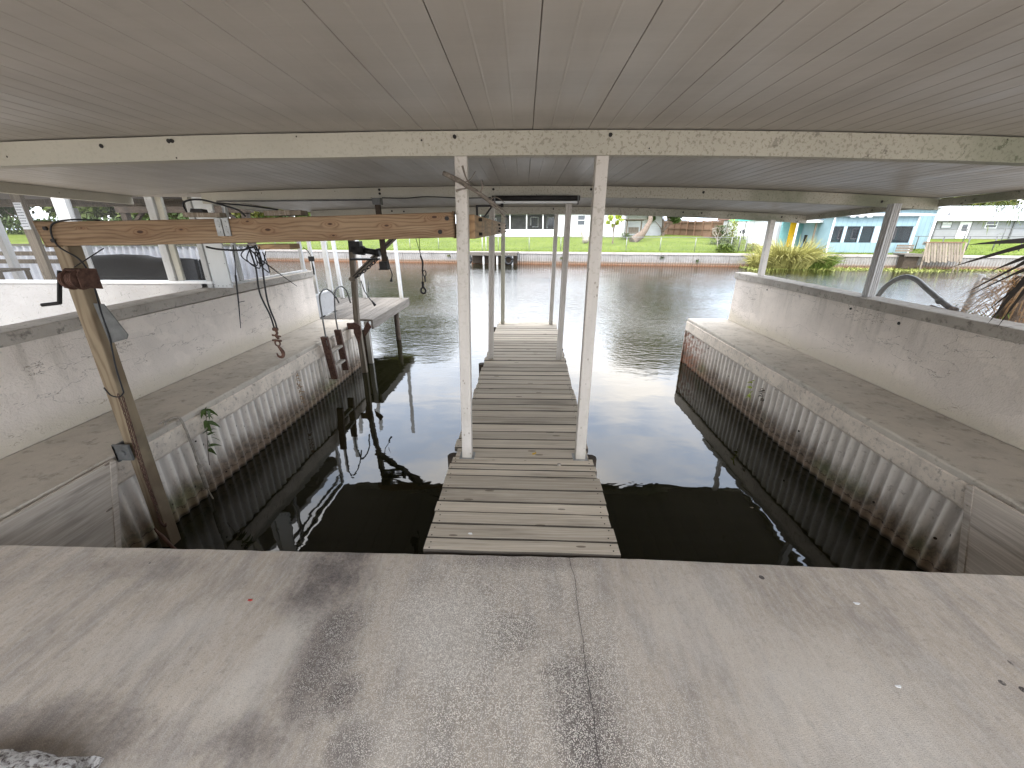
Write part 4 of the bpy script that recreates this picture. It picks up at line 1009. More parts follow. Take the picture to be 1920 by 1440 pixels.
# ladder
ld = thing('ladder', 'short rusty brown ladder with grey hoop handrails on the left bulkhead', 'ladder', (-3.0, 6.1, -.6))
for (ya, yb) in ((5.81, 5.90), (6.27, 6.33)):
    m = MB(); m.bar((-3.0, ya, .085), (-2.99, yb, -.62), .05, .10, (1, 0, 0)); m.build('side_rail', 'rust', ld, bevel=.004)
for z in (-.18, -.43):
    m = MB(); m.box((-3.035, 5.87, z - .02), (-2.95, 6.28, z + .015)); m.build('step', 'twig', ld, bevel=.003)
m = MB(); m.tube([(-2.96, 5.84, -.18), (-2.97, 5.80, .08), (-2.99, 5.84, .45), (-3.0, 5.87, .64), (-3.0, 5.93, .72), (-3.0, 6.08, .755), (-3.0, 6.25, .70), (-3.0, 6.40, .58), (-3.0, 6.47, .48)], .012, 9, sub=6); m.build('handrail', 'pipe', ld)
m = MB(); m.tube([(-3.0, 6.29, .0), (-3.02, 6.32, .3), (-3.02, 6.40, .60), (-3.02, 6.50, .70), (-3.02, 6.68, .72), (-3.02, 6.86, .62), (-3.02, 6.96, .40)], .012, 9, sub=6); m.build('handrail', 'pipe', ld)

# old rope / pipe stub, vines, moss
rp = MB(); rp.tube([(-3.12, 3.06, .03), (-3.10, 3.12, .035), (-3.075, 3.16, .01), (-3.06, 3.17, -.2), (-3.055, 3.17, -.5)], .010, 7, sub=6); rp.tube([(-3.055, 3.17, -.48), (-3.05, 3.17, -.74)], .018, 8); rp.tube([(-3.05, 3.17, -.74), (-3.04, 3.19, -.86), (-3.03, 3.2, -1.0)], .006, 6)
rp.tube([(-3.15, 3.02, .02), (-3.12, 3.05, .045), (-3.10, 3.03, .02), (-3.14, 3.06, .03)], .008, 6, sub=5); rp.jitter(.004, 20)
rp.build('mooring_rope', 'twig', None, 'frayed pale mooring rope hanging over the left ledge down to the water', 'rope')
def sprig(name, base, d, n, L, mat, label, cat, droop=1.2, lw=.02, spread=.4):
    random.seed(len(label)); m = MB(); b = Vector(base); pts = [b + Vector(d) * (i / 5) + Vector((0, 0, -.02 * i * i * .2)) for i in range(6)]
    t = thing(name, label, cat, base)
    MB().tube(pts, .003, 5).build('stem', 'bark', t)
    for i in range(n):
        p = b + Vector(d) * random.random() + Vector([random.uniform(-.02, .02) for _ in range(3)])
        dr = Vector((random.uniform(-1, 1) * spread + (-1 if base[0] > 0 else 1) * .5, random.uniform(-1, 1), random.uniform(-.6, .5)))
        m.blade(p, dr, L * random.uniform(.6, 1.2), lw, droop, 4, face=(random.uniform(-1, 1), random.uniform(-1, 1), random.uniform(.2, 1)))
    m.build('leaves', mat, t); return t
sprig('vine', (-3.075, 3.46, -.02), (.04, -.2, -.42), 18, .13, 'leaf_dark', 'green leafy vine sprig growing over the left ledge', 'plant', lw=.045)
sprig('moss_clump', (-3.10, 5.07, -.24), (.03, -.05, -.42), 60, .06, 'dead', 'dry hanging moss clump on the left corrugated sheet', 'plant', lw=.012)
sprig('seedling', (3.04, 5.05, -.26), (-.03, -.1, -.22), 12, .09, 'leaf_lime', 'small bright green seedling on the right corrugated sheet', 'plant', lw=.035)
sprig('dry_weed', (3.04, 4.78, -.26), (-.03, -.1, -.16), 30, .05, 'dwood', 'small dark dry weed next to the bright seedling on the right sheet', 'plant', lw=.015)

t = thing('hedge', 'tall unseen hedge added by the left yard to keep sky off the slip water', 'hedge', (-11.5, -.5, -.03)); random.seed(64); m = MB()  # out of view; added to block bright sky mirrored in the left slip
for i in range(9000):
    p_ = Vector((-11.5 + random.gauss(0, .35), random.uniform(-7, 4.4), random.uniform(0, 9.))); m.blade(p_, [random.gauss(0, 1) for _ in range(3)], .5, .3, .3, 2)
m.build('foliage', 'leaf_dark', t)
for k in range(6): MB().tube([(-11.5, -6.4 + k * 2, -.1), (-11.5, -6.3 + k * 2, 2.4), (-11.4, -6.4 + k * 2, 4.6)], .07, 6, rs=[.09, .06, .02]).build('stem', 'bark', t)
# small debris
m = MB(); m.blade((.08, 2.650, .006), (1, .2, .1), .035, .022, .1, 4, face=(0, 1, .3)); m.blade((.10, 2.652, .008), (.4, 1, .2), .025, .018, .1, 4, face=(1, 0, .3)); m.build('fallen_leaf', plain('yellow_leaf', (.55, .33, .03), .6, .1), None, 'small yellow leaf lying on the dock between the front posts', 'leaf')
m = MB(); m.tube([(.272, 2.506, .0), (.272, 2.508, .009), (.273, 2.510, .016)], .02, 9, rs=[.016, .015, .007]); m.jitter(.004, 50); m.build('pebble', 'twig', None, 'small tan pebble lying on a near dock plank', 'stone')
def flatbit(name, x, y, r, mat, lab, cat, z=.003):
    m = MB(); P = [(x + r * (1 + .4 * math.sin(k * 2.3 + x * 9)) * math.cos(k * .785), y + r * .6 * (1 + .4 * math.cos(k * 1.7)) * math.sin(k * .785), z) for k in range(8)]
    m.prism(P, (0, 0, .003)); m.build(name, mat, None, lab, cat)
flatbit('paint_flake', -.284, 1.79, .012, 'white', 'white paint flake on the nearest dock planks', 'debris', .002)
flatbit('paint_flake', 1.54, 1.39, .012, 'white', 'white flake on the patio near the right slip', 'debris', .0005)
flatbit('paint_flake', 1.42, 1.03, .010, 'white', 'white flake on the patio at right, nearer the camera', 'debris', .0005)
flatbit('petal', -1.25, 1.33, .010, plain('red_petal', (.45, .05, .04), .6, .1), 'tiny red petal on the patio at left', 'debris', .0005)

flatbit('floating_leaf', -1.25, 2.15, .016, 'twig', 'small pale leaf floating on the dark water of the left slip', 'leaf', WL + .001)
flatbit('floating_leaf', 1.75, 2.3, .014, 'twig', 'small pale leaf floating in the right slip close to the patio', 'leaf', WL + .001)
flatbit('floating_leaf', 2.2, 3.2, .014, 'twig', 'small pale leaf floating midway along the right corrugated sheet', 'leaf', WL + .001)
# rock at bottom left: coarse broken concrete lump
m = MB(); nn = 26
for j in range(nn + 1):
    for i in range(nn + 1):
        u = i / nn * 2 - 1; v = j / nn * 2 - 1
        r2 = max(0, 1 - (abs(u) ** 3.2) * .9 - (abs(v) ** 3.2) * .9)
        p_ = Vector((-1.60 + u * .26, .57 + v * .165, 0))
        z = .085 * r2 ** .5 + (.012 * mnoise.noise(p_ * 26) + .006 * mnoise.noise(p_ * 70)) * (r2 > .02)
        m.v.append(p_ + Vector((.008 * mnoise.noise(p_ * 30), .010 * mnoise.noise(p_ * 20), max(0.002, z))))
for j in range(nn):
    for i in range(nn): a = j * (nn + 1) + i; m.f.append((a, a + 1, a + nn + 2, a + nn + 1)); m.sm.append(True)
rk = Mt('rough_rock', .9, .2, coords='World'); rn = rk.noise(60, 6, .7, dist=.4); rk.col(rk.ramp(rn, [(.38, (.16, .13, .12)), (.48, (.60, .57, .55)), (.56, (.90, .88, .86))])); rk.bump(rn, 1., .02)
m.build('rock', rk.m, None, 'rough whitish rock lying on the patio at the bottom left corner', 'rock')

# ================================================================== RIGHT SIDE OUTSIDE
m = MB(); m.tube([(4.35, 5.25, .45), (4.32, 5.08, .78), (4.30, 4.98, .95), (4.30, 4.88, 1.05), (4.30, 4.76, 1.10), (4.30, 4.62, 1.085), (4.30, 4.45, 1.0), (4.30, 4.2, .88), (4.30, 3.9, .75), (4.3, 3.7, .66)], .026, 12, sub=6)
t = thing('standpipe', 'bent grey pipe arching up behind the right wall', 'pipe', (4.3, 4.6, .5)); m.build('pipe', 'pipe', t)
m = MB(); m.tube([(4.3, 4.30, .92), (4.3, 4.27, .905)], .034, 12); m.tube([(4.3, 4.13, .855), (4.3, 4.10, .842)], .034, 12); m.build('coupling', 'pipe', t)
m = MB(); m.tube([(4.28, 4.33, .80), (4.28, 4.20, .80)], .055, 8, rs=[.06, .045]); m.box((4.2, 4.05, .70), (4.36, 4.34, .84)); m.jitter(.02, 9); m.build('bark_chunk', 'rust', None, 'dark reddish lump of old fitting beside the bent pipe', 'fitting')
# near chain link
cl = thing('chain_link_fence', 'sagging chain-link fence section with a leaning grey post beyond the right wall', 'fence', (5.2, 4.8, 0))
m = MB(); m.tube([(5.28, 5.05, -.03), (5.2, 4.86, .66), (5.2, 4.82, 1.12)], .030, 9); m.build('post', 'pipe', cl)
m = MB(); m.tube([(5.2, 4.80, 1.085), (5.2, 4.30, 1.07), (5.2, 3.7, 1.03)], .014, 8); m.build('top_rail', 'galv', cl)
m = MB()
ya, yb, za, zb = 3.7, 4.79, .15, 1.07; st = .075
for s_ in (1, -1):
    c = -3.
    while c < 3.:
        # lines z = s*(y-ya)+c clipped to the panel
        pts = []
        for k in range(0, 41):
            y = ya + (yb - ya) * k / 40; z = s_ * (y - ya) + c
            if za <= z <= zb: pts.append((5.2 + .02 * math.sin(y * 5), y, z))
        if len(pts) > 2: m.tube([pts[0], pts[len(pts) // 2], pts[-1]], .0032, 4, False)
        c += st
m.build('mesh', 'galv', cl)
# dead palm skirt
t = thing('palm', 'shaggy palm trunk of dry brown fronds at the right edge, dark blades above', 'palm', (4.65, 3.9, 0))
random.seed(21); m = MB()
for i in range(1500):
    a = random.uniform(0, 2 * math.pi); z = random.uniform(.3, 1.22); r = .34 * (1 - (z / 1.5) ** 2) + .08
    p_ = Vector((4.65 + math.cos(a) * r, 3.9 + math.sin(a) * r, z)); m.blade(p_, (math.cos(a), math.sin(a), random.uniform(-.2, .9)), random.uniform(.12, .32), random.uniform(.006, .014), 2.4, 4)
m.build('dry_fronds', 'dead', t)
MB().tube([(4.65, 3.9, -.03), (4.65, 3.9, .6), (4.65, 3.9, 1.2)], .13, 10, rs=[.15, .13, .10]).build('trunk', 'bark', t)
m = MB()
for i in range(260):
    a = random.uniform(0, 2 * math.pi); p_ = Vector((4.5 + math.cos(a) * .35 * random.random(), 3.95 + math.sin(a) * .35, random.uniform(.2, .84)))
    m.blade(p_, (random.uniform(-1, 1), random.uniform(-1, 1), 1.), random.uniform(.08, .18), .014, 1.5, 4)
m.build('weeds', 'grass_blade', t)
# yucca-like dark blades coming in from the right
t = thing('dark_fronds', 'dark pointed palm blades reaching in from the right edge', 'plant', (2.80, 2.2, 1.45))
m = MB()
def spike(p, q, w_):
    p, q = Vector(p), Vector(q); d = (q - p); L = d.length; m.blade(p, d, L, w_ * 1.15, .05, 6, face=d.cross(Vector((.74, .66, -.05))))
m.tube([(3.2, 2.2, 1.30), (2.9, 2.2, 1.42), (2.60, 2.2, 1.54)], .012, 7)
for q, w_ in (((2.235, 2.2, 1.535), .026), ((2.19, 2.2, 1.425), .022)): spike((2.62, 2.2, 1.553), q, w_)
for p_, q, w_ in (((2.62, 2.2, 1.50), (2.40, 2.2, 1.40), .020), ((2.64, 2.2, 1.51), (2.48, 2.2, 1.39), .024), ((2.66, 2.2, 1.46), (2.53, 2.2, 1.38), .026), ((2.62, 2.2, 1.48), (2.30, 2.2, 1.28), .012), ((2.62, 2.2, 1.44), (2.33, 2.2, 1.27), .010),
                  ((2.62, 2.2, 1.42), (2.50, 2.2, 1.12), .022), ((2.64, 2.2, 1.40), (2.45, 2.2, 1.17), .012), ((2.64, 2.2, 1.38), (2.56, 2.2, 1.1), .014)): spike(p_, q, w_)
m.build('blades', 'palmdark', t)
# hanging foliage top right
t = thing('tree', 'tree with feathery green foliage overhanging beyond the right edge of the roof', 'tree', (11.4, 9.2, 0))
random.seed(5); m = MB()
for i in range(2600):
    c_ = Vector((10.35, 9.2, 2.55)) + Vector((random.gauss(0, .45), random.gauss(0, .5), random.gauss(0, .32)))
    m.blade(c_, (random.uniform(-1, .3), random.uniform(-1, 1), random.uniform(-.7, .2)), random.uniform(.10, .24), .018, 1., 3)
m.build('crown', 'leaf_mid', t)
m = MB(); m.tube([(11.4, 9.2, -3.), (11.3, 9.2, 1.5), (10.6, 9.2, 2.9)], .15, 9, sub=4, rs=[.2, .13, .04]); m.tube([(11.3, 9.2, 1.5), (10.1, 9.2, 2.5)], .04, 6, rs=[.05, .012])
m.build('trunk', 'bark', t)

# ================================================================== FAR BANK
ANG = math.atan(-.135)
BM = Matrix.Translation((0, 31.9, 0)) @ Matrix.Rotation(ANG, 4, 'Z')
def lz(v): return .02 + .053 * min(max(v, 0), 17)
def B(u, v, z): return BM @ Vector((u, v, z))
class BB(MB):
    """builder in bank coordinates (u along the bank, v away from it)"""
    def build(s, name, mat, parent=None, **k):
        s.v = [BM @ p for p in s.v]; return MB.build(s, name, mat, parent, **k)
def bthing(name, label, cat, u, v, z=0, group=None): return thing(name, label, cat, B(u, v, z), group)
# lawn
m = MB(); vs_ = [.22, 1, 2, 4, 6, 8, 10, 13, 17, 24, 40, 80, 200, 500]; us = [-400, -200, -120] + list(range(-90, 91, 3)) + [120, 200, 400]
for v in vs_:
    for u in us: m.v.append(B(u, v, lz(v) + (.05 * mnoise.noise(Vector((u * .3, v * .3, 0))) if v > 1 else 0)))
q = len(us)
for j in range(len(vs_) - 1):
    for i in range(q - 1): a = j * q + i; m.f.append((a, a + 1, a + q + 1, a + q)); m.sm.append(True)
m.build('lawn', 'lawn', kind='structure')
# near-shore grass fringe
random.seed(9); m = BB()
for i in range(20000):
    u = random.uniform(-26, 46); v = .25 + random.random() ** 2 * 9; h = random.uniform(.04, .13)
    m.blade((u, v, lz(v) - .01), (random.uniform(-.5, .5), random.uniform(-.5, .5), 1), h, .03, .5, 2)
m.build('grass', 'grass_blade', kind='stuff')
# seawall
sw = bthing('seawall', 'long far seawall of ribbed white panels with an orange waterline stain', 'seawall', 0, 0, WL)
m = BB(); prof = []; pitch = .17; per = 4
for i in range(int(150 / pitch) * per): prof.append((-75 + i * pitch / per, .022 * math.cos(2 * math.pi * i / per)))
for z in (-2.0, WL, -.5, -.11):
    for (u, d) in prof: m.v.append(Vector((u, d, z)))
q = len(prof)
for k in range(3):
    for i in range(q - 1): m.f.append((k * q + i, k * q + i + 1, (k + 1) * q + i + 1, (k + 1) * q + i)); m.sm.append(False)
# material in local bank coordinates: rotate the object instead
me = bpy.data.meshes.new('panel'); me.from_pydata(m.v, [], m.f); me.update(); o = bpy.data.objects.new('panel', me); COL.objects.link(o)
me.materials.append(seawall_mat()); o.parent = sw; o.matrix_parent_inverse = Matrix.Identity(4); o.location = (0, 0, -WL); o.rotation_euler = (0, 0, ANG)
m = BB(); N = 100
for i in range(N + 1):
    u = -75 + 150 * i / N
    for (v, z) in ((-.06, -.12), (-.06, .015), (.25, .02), (.25, -.12)): m.v.append(Vector((u, v + .006 * mnoise.noise(Vector((u, z, 0))), z + .006 * mnoise.noise(Vector((u * .7, 3, v))))))
for i in range(N):
    for k in range(4): a = i * 4; m.f.append((a + k, a + 4 + k, a + 4 + (k + 1) % 4, a + (k + 1) % 4)); m.sm.append(False)
m.build('coping', concrete('far_cap', (.40, .36, .33), .5, .5), sw)
for z, h in ((-.71, .03),):
    m = BB(); m.box((-75, -.045, z), (75, -.02, z + h)); m.build('wale', 'plankz', sw)
def tuft(u, z, mat, label):
    random.seed(int(u * 10)); m = BB()
    for i in range(40): m.blade((u + random.uniform(-.1, .1), -.05, z), (random.uniform(-1, 1), -random.random(), random.uniform(-.5, 1)), random.uniform(.1, .3), .04, 1.4, 3)
    m.build('wall_weed', mat, None, label=label, cat='plant', group='weeds growing out of the far seawall')
tuft(10.1, -.3, 'leaf_dark', 'dark leafy weed growing from the far seawall below the pale mound')
tuft(2.9, -.4, 'leaf_mid', 'green weed on the far seawall right of the dock posts'); tuft(-5.9, -.3, 'leaf_olive', 'olive weed on the far seawall behind the hanging hook'); tuft(12.5, -.5, 'leaf_dark', 'small dark weed low on the far seawall, right part')

def bbox(name, mat, par, a, b, **k): m = BB(); m.box(a, b); return m.build(name, mat, par, **k)
def window(par, u0, u1, z0, z1, v, frame='white', pane='glass', bar=0, fw=.06):
    f = BB(); f.box((u0 - fw, v - .05, z0 - fw), (u1 + fw, v - .01, z0)); f.box((u0 - fw, v - .05, z1), (u1 + fw, v - .01, z1 + fw))
    f.box((u0 - fw, v - .05, z0), (u0, v - .01, z1)); f.box((u1, v - .05, z0), (u1 + fw, v - .01, z1))
    if bar: f.box((u0, v - .04, (z0 + z1) / 2 - .025), (u1, v - .02, (z0 + z1) / 2 + .025))
    w_ = f.build('window', frame, par); bbox('pane', pane, w_, (u0, v - .03, z0), (u1, v - .012, z1)); return w_
def gable(m, u0, u1, v0, v1, z, h, over=.4, axis='u'):
    u0 -= over; u1 += over; v0 -= over; v1 += over; vm = (v0 + v1) / 2
    m.add([(u0, v0, z), (u1, v0, z), (u1, v1, z), (u0, v1, z), (u0, vm, z + h), (u1, vm, z + h)], [(0, 1, 5, 4), (2, 3, 4, 5), (1, 2, 5), (3, 0, 4), (0, 3, 2, 1)])
# --- white house with screened porch
MT['sidew'] = siding_mat('white_siding', (.60, .60, .60), .2); MT['sidegrey'] = siding_mat('pale_grey_siding', (.30, .30, .305), .2); MT['blue'] = siding_mat('light_blue_board', (.24, .34, .375), .3, True)
MT['bluetrim'] = plain('blue_trim', (.36, .47, .52), .6, .08); MT['teal'] = plain('teal_wall', (.16, .33, .34), .7, .12, 2)
MT['metalroof'] = siding_mat('white_metal_roof', (.40, .42, .44), .4, True)
hs = bthing('house', 'white house with a long dark screened porch and horizontal siding across the canal', 'house', 1, 18, .9)
bz = .85
m = BB(); m.box((-9.5, 19.5, .3), (13.2, 27, 3.3)); m.build('wall', 'sidew', hs)
m = BB(); m.box((1.7, 16.02, bz - .3), (8.9, 19.49, 3.3)); m.build('wing_wall', 'sidew', hs)
m = BB(); gable(m, -9.5, 13.2, 17.5, 27, 3.32, 1.6); m.build('roof', 'metalroof', hs)
m = BB(); m.box((-9.2, 15.8, 3.16), (9.2, 17.2, 3.28)); m.build('porch_roof', 'white', hs)
bbox('kick_panel', 'white', hs, (-8.6, 16, bz - .15), (1.65, 16.06, 1.60))
for u in (-8.5, -7.1, -5.6, -3.75, -1.87, -.05, 1.6): bbox('porch_post', 'white', hs, (u - .05, 15.97, 1.61), (u + .05, 16.07, 3.16))
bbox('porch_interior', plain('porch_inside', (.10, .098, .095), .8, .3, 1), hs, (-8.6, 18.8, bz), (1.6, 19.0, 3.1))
for (a, b, z0, z1) in ((-1.7, -.9, 1.9, 2.9), (.2, 1.1, 1.8, 2.9), (-6.8, -5.9, 1.7, 2.8)): window(hs, a, b, z0, z1, 18.8)
bbox('screen', 'screen', hs, (-8.6, 16.08, 1.6), (1.6, 16.085, 3.15))
window(hs, 3.75, 4.5, 2.05, 3.0, 16.02, bar=1)
d = bbox('door', 'white', hs, (5.2, 15.97, .92), (6.7, 16.01, 2.95)); bbox('handle', 'iron', d, (6.45, 15.93, 1.8), (6.52, 15.965, 2.0))
d = BB(); d.box((5.1, 15.98, .9), (5.18, 16.012, 3.05)); d.box((6.72, 15.98, .9), (6.8, 16.012, 3.05)); d.build('door_frame', 'panel', hs)
bbox('downpipe', 'pipe', hs, (8.78, 15.9, .9), (8.86, 15.98, 3.2)); bbox('downpipe', 'white', hs, (1.62, 15.9, .9), (1.72, 15.98, 3.2))
# porch furniture
t = bthing('porch_table', 'dark table in the porch of the white house', 'table', .6, 17, bz)
bbox('table_top', 'dark', t, (-.9, 17, 1.75), (.2, 17.8, 1.8))
for (u, v) in ((-.85, 17.05), (.1, 17.05), (-.85, 17.7), (.1, 17.7)): bbox('leg', 'dark', t, (u, v, bz), (u + .06, v + .06, 1.75))
for k, (u, lab) in enumerate(((-1.7, 'dark porch armchair left of the table'), (.7, 'dark porch armchair right of the table'))):
    t = bthing('porch_chair', lab, 'chair', u, 17, bz)
    bbox('seat', 'dark', t, (u - .3, 16.9, 1.25), (u + .3, 17.4, 1.35)); bbox('backrest', 'dark', t, (u - .3, 17.36, 1.36), (u + .3, 17.44, 2.0))
    for du in (-.3, .24):
        for dv in (0, .44): bbox('leg', 'dark', t, (u + du, 16.92 + dv, bz), (u + du + .06, 16.98 + dv, 1.25))
# --- garden bits on the lawn
def tree(name, label, cat, u, v, h, cr, mat, trunk_h, nl=1500, ls=.3, squash=.8, group=None, tr=.12, seed=1, clumps=14, limbs=7):
    random.seed(seed); z0 = lz(v); t = bthing(name, label, cat, u, v, z0, group); cz_ = z0 + trunk_h + (h - trunk_h) * .5
    rz = (h - trunk_h) * .5
    tb = BB(); top = Vector((u + random.uniform(-.2, .2) * tr * 4, v, z0 + trunk_h + rz * .8))
    tb.tube([(u, v, z0 - .1), (u + tr * .6, v, z0 + trunk_h * .5), (u - tr * .3, v + tr, z0 + trunk_h), top], tr, 9, sub=4, rs=[tr * 1.35, tr, tr * .85, tr * .2])
    cl_ = []
    for i in range(clumps):
        a = random.uniform(0, 2 * math.pi); e = random.uniform(-.75, .95); rr = (1 - e * e * .75) ** .5 * random.uniform(.45, .85)
        c = Vector((u + math.cos(a) * cr * rr, v + math.sin(a) * cr * rr, cz_ + e * rz * .8)); cl_.append((c, cr * random.uniform(.22, .45)))
        if i < limbs: tb.tube([(u, v, z0 + trunk_h * random.uniform(.75, 1.05)), ((u * .6 + c.x * .4), (v * .6 + c.y * .4), c.z - rz * .35), c], tr * .3, 6, sub=3, rs=[tr * .5, tr * .3, tr * .08])
    tb.build('trunk', 'bark', t)
    m = BB()
    for i in range(nl):
        c, r = cl_[i % len(cl_)]; dd = Vector([random.gauss(0, 1) for _ in range(3)]).normalized() * r * random.uniform(.35, 1.05); dd.z *= squash
        p_ = c + dd; nrm = Vector([random.gauss(0, 1) for _ in range(3)]).normalized(); a = nrm.orthogonal().normalized(); b = nrm.cross(a); s_ = ls * random.uniform(.6, 1.3)
        m.add([p_ - a * s_ * .5, p_ + b * s_ * .32, p_ + a * s_ * .5, p_ - b * s_ * .32], [(0, 1, 2, 3)])
    m.build('crown', mat, t); return t
tree('small_tree', 'small lime-green sapling on the lawn in front of the white house', 'tree', 7.0, 7.2, 2.6, .72, 'leaf_lime', 1.0, 700, .16, tr=.05, seed=4, clumps=10)
m = BB(); m.tube([(8.9, 9.2, lz(9) + .05), (9.5, 9.6, lz(9) + .45), (10.2, 10, 1.7), (10.5, 10.4, 2.6), (10.5, 10.6, 3.6)], .3, 10, sub=5, rs=[.42, .36, .26, .20, .12]); m.jitter(.09, 1.7)
t = bthing('leaning_trunk', 'bare pale leaning tree trunk beside the garden swing', 'tree trunk', 9.8, 9.7, lz(9)); m.build('trunk', 'bark', t)
t = bthing('garden_swing', 'brown wooden garden swing frame beside the leaning trunk', 'swing', 9.4, 13, lz(13))
for u in (8.7, 10.1):
    for dv in (-.5, .5):
        m = BB(); m.bar((u, 13 + dv, lz(13)), (u, 13, 2.4), .09, .09, (1, 0, 0)); m.build('leg', 'plankz', t)
m = BB(); m.box((8.5, 12.94, 2.38), (10.3, 13.06, 2.5)); m.build('top_bar', 'plankz', t)
m = BB(); m.box((8.9, 12.7, 1.2), (9.9, 13.2, 1.27)); m.box((8.9, 13.16, 1.28), (9.9, 13.22, 1.8)); m.build('seat', 'plankz', t)
m = BB(); m.box((8.3, 12.0, 2.5), (10.5, 14.0, 2.56)); m.build('canopy', 'planky', t)
t = bthing('shrub', 'round dark green shrub at the foot of the garden swing', 'shrub', 8.6, 12, .66); random.seed(2); m = BB()
for i in range(300): m.blade((8.6 + random.gauss(0, .3), 12 + random.gauss(0, .3), .7 + random.random() * .5), [random.uniform(-1, 1), random.uniform(-1, 1), random.uniform(0, 1)], .2, .06, .8, 3)
m.build('foliage', 'leaf_dark', t)
# mound / statue
t = bthing('garden_statue', 'small pale stone bird statue on the lawn left of the sapling', 'statue', 4.6, 7.4, lz(7.4))
m = BB(); z = lz(7.4); m.tube([(4.6, 7.4, z), (4.6, 7.4, z + .1), (4.62, 7.4, z + .28), (4.55, 7.4, z + .45), (4.3, 7.4, z + .75), (4.2, 7.4, z + 1.0)], .2, 10, sub=3, rs=[.12, .25, .33, .25, .1, .06]); m.tube([(4.62, 7.4, z + .35), (5.0, 7.4, z + .55)], .1, 8, rs=[.2, .03]); m.tube([(4.2, 7.4, z + .98), (4.05, 7.4, z + .93)], .05, 6, rs=[.07, .015])
m.build('body', 'twig', t)
# chain fence along the bank
fc = bthing('chain_link_fence', 'low pale chain-link fence along the far lawn above the seawall', 'fence', 0, 1, 0)
m = BB(); m.tube([(-30, 1, 1.06), (15.3, 1, 1.06)], .022, 6); m.build('top_rail', 'galv', fc)
u = -29.
while u < 15.4:
    m = BB(); m.tube([(u, 1, 0), (u, 1, 1.07)], .026, 6); m.build('post', 'galv', fc); u += 2.44
m = BB(); u = -30.
for s_ in (1, -1):
    u = -31.
    while u < 16.3:
        a, b = (u, u + .9) if s_ > 0 else (u + .9, u); m.add([(a, .99, .12), (a + .006, .99, .12), (b + .006, .99, 1.04), (b, .99, 1.04)], [(0, 1, 2, 3)]); u += .11
m.build('mesh', 'galv', fc)
# gate & gate posts
t = bthing('gate', 'grey metal pedestrian gate standing where the lawn fence ends', 'gate', 15.7, 1, .05)
for u in (15.45, 15.95): m = BB(); m.tube([(u, 1, 0), (u, 1, 1.6)], .035, 7); m.build('post', 'galv', t)
m = BB(); m.tube([(15.5, 1, .2), (15.9, 1, .2), (15.9, 1, 1.4), (15.5, 1, 1.4), (15.5, 1, .2)], .018, 6)
for k in range(5): m.tube([(15.5 + k * .1, 1, .2), (15.5 + k * .1, 1, 1.4)], .008, 5)
m.build('frame', 'galv', t)
# brown board fence
wf = bthing('wooden_fence', 'reddish brown board privacy fence running back from the canal lawn', 'fence', 16.3, 20, .8)
N = 8; A = Vector((15.3, 30, .85)); Bv = Vector((17.6, 12.5, .62))
mbrown = weathered('brown_board', (.22, .135, .09), (.29, .185, .13), 2, (.12, .065, .04))
for i in range(N):
    a, b = A.lerp(Bv, i / N), A.lerp(Bv, (i + 1) / N)
    m = BB(); d = (b - a)
    for k in range(16):
        p0 = a + d * (k / 16); p1 = a + d * ((k + .93) / 16); jz = random.uniform(-.02, .02)
        m.add([p0, p1, p1 + Vector((0, 0, 1.75 + jz)), p0 + Vector((0, 0, 1.75 + jz)), p0 + Vector((.03, 0, 0)), p1 + Vector((.03, 0, 0)), p1 + Vector((.03, 0, 1.75 + jz)), p0 + Vector((.03, 0, 1.75 + jz))], [(0, 1, 2, 3), (5, 4, 7, 6), (3, 2, 6, 7), (0, 3, 7, 4), (1, 5, 6, 2)])
    m.build('board_panel', mbrown, wf)
    m = BB(); m.box((a.x - .13, a.y - .05, a.z - .2), (a.x - .03, a.y + .05, a.z + 1.85)); m.build('post', mbrown, wf)
for z in (.2, .9, 1.6):
    m = BB(); m.bar(A + Vector((-.05, 0, z)), Bv + Vector((-.05, 0, z)), .05, .09); m.build('rail', mbrown, wf)
# trees of the far bank
tree('tree', 'dark broad-leaved tree left of the brown board fence', 'tree', 13.3, 19, 4.6, 1.9, 'leaf_dark', .5, 3600, .30, seed=8, tr=.15)
FT = 'tall trees behind the far houses'
tall = [(-21.0, 31, 16.5, 8.0, 'leaf_olive', 'tall olive-green tree rising behind the far left lawn'), (-8.0, 40, 8, 4., 'leaf_mid', 'lower green tree behind the left end of the white house'), (16.8, 35, 17.2, 7.6, 'leaf_olive', 'tall olive-green tree rising behind the brown board fence and garage'),
        (6.5, 40, 8, 3.6, 'leaf_mid', 'lower green tree behind the right end of the white house'), (44, 34, 10, 4.6, 'leaf_mid', 'green tree behind the pale grey house'), (52, 31, 9, 4.4, 'leaf_olive', 'olive tree behind the right end of the pale grey house')]
for i, (u, v, h, cr_, mt_, lab) in enumerate(tall): tree('tree', lab, 'tree', u, v, h, cr_, mt_, h * .18, 22000 if h > 15 else 5000, .62, seed=30 + i, tr=.35, clumps=44, group=FT)
left = [(-70, 22, 12, 5.5, 'leaf_mid'), (-84, 24, 13, 6.5, 'leaf_dark'), (-96, 26, 13, 6.5, 'leaf_olive'), (-66, 26, 11, 5.5, 'leaf_dark'), (-57, 23, 9.5, 5., 'leaf_mid'), (-49, 26, 12, 6., 'leaf_dark'), (-41, 24, 9, 4.6, 'leaf_olive'), (-34, 27, 11, 5., 'leaf_mid'), (-27, 25, 9, 4.4, 'leaf_dark'), (-21, 28, 8, 4., 'leaf_olive'), (-76, 28, 12, 6., 'leaf_mid')]
nm = {'leaf_dark': 'dark green', 'leaf_mid': 'mid green', 'leaf_olive': 'olive green'}
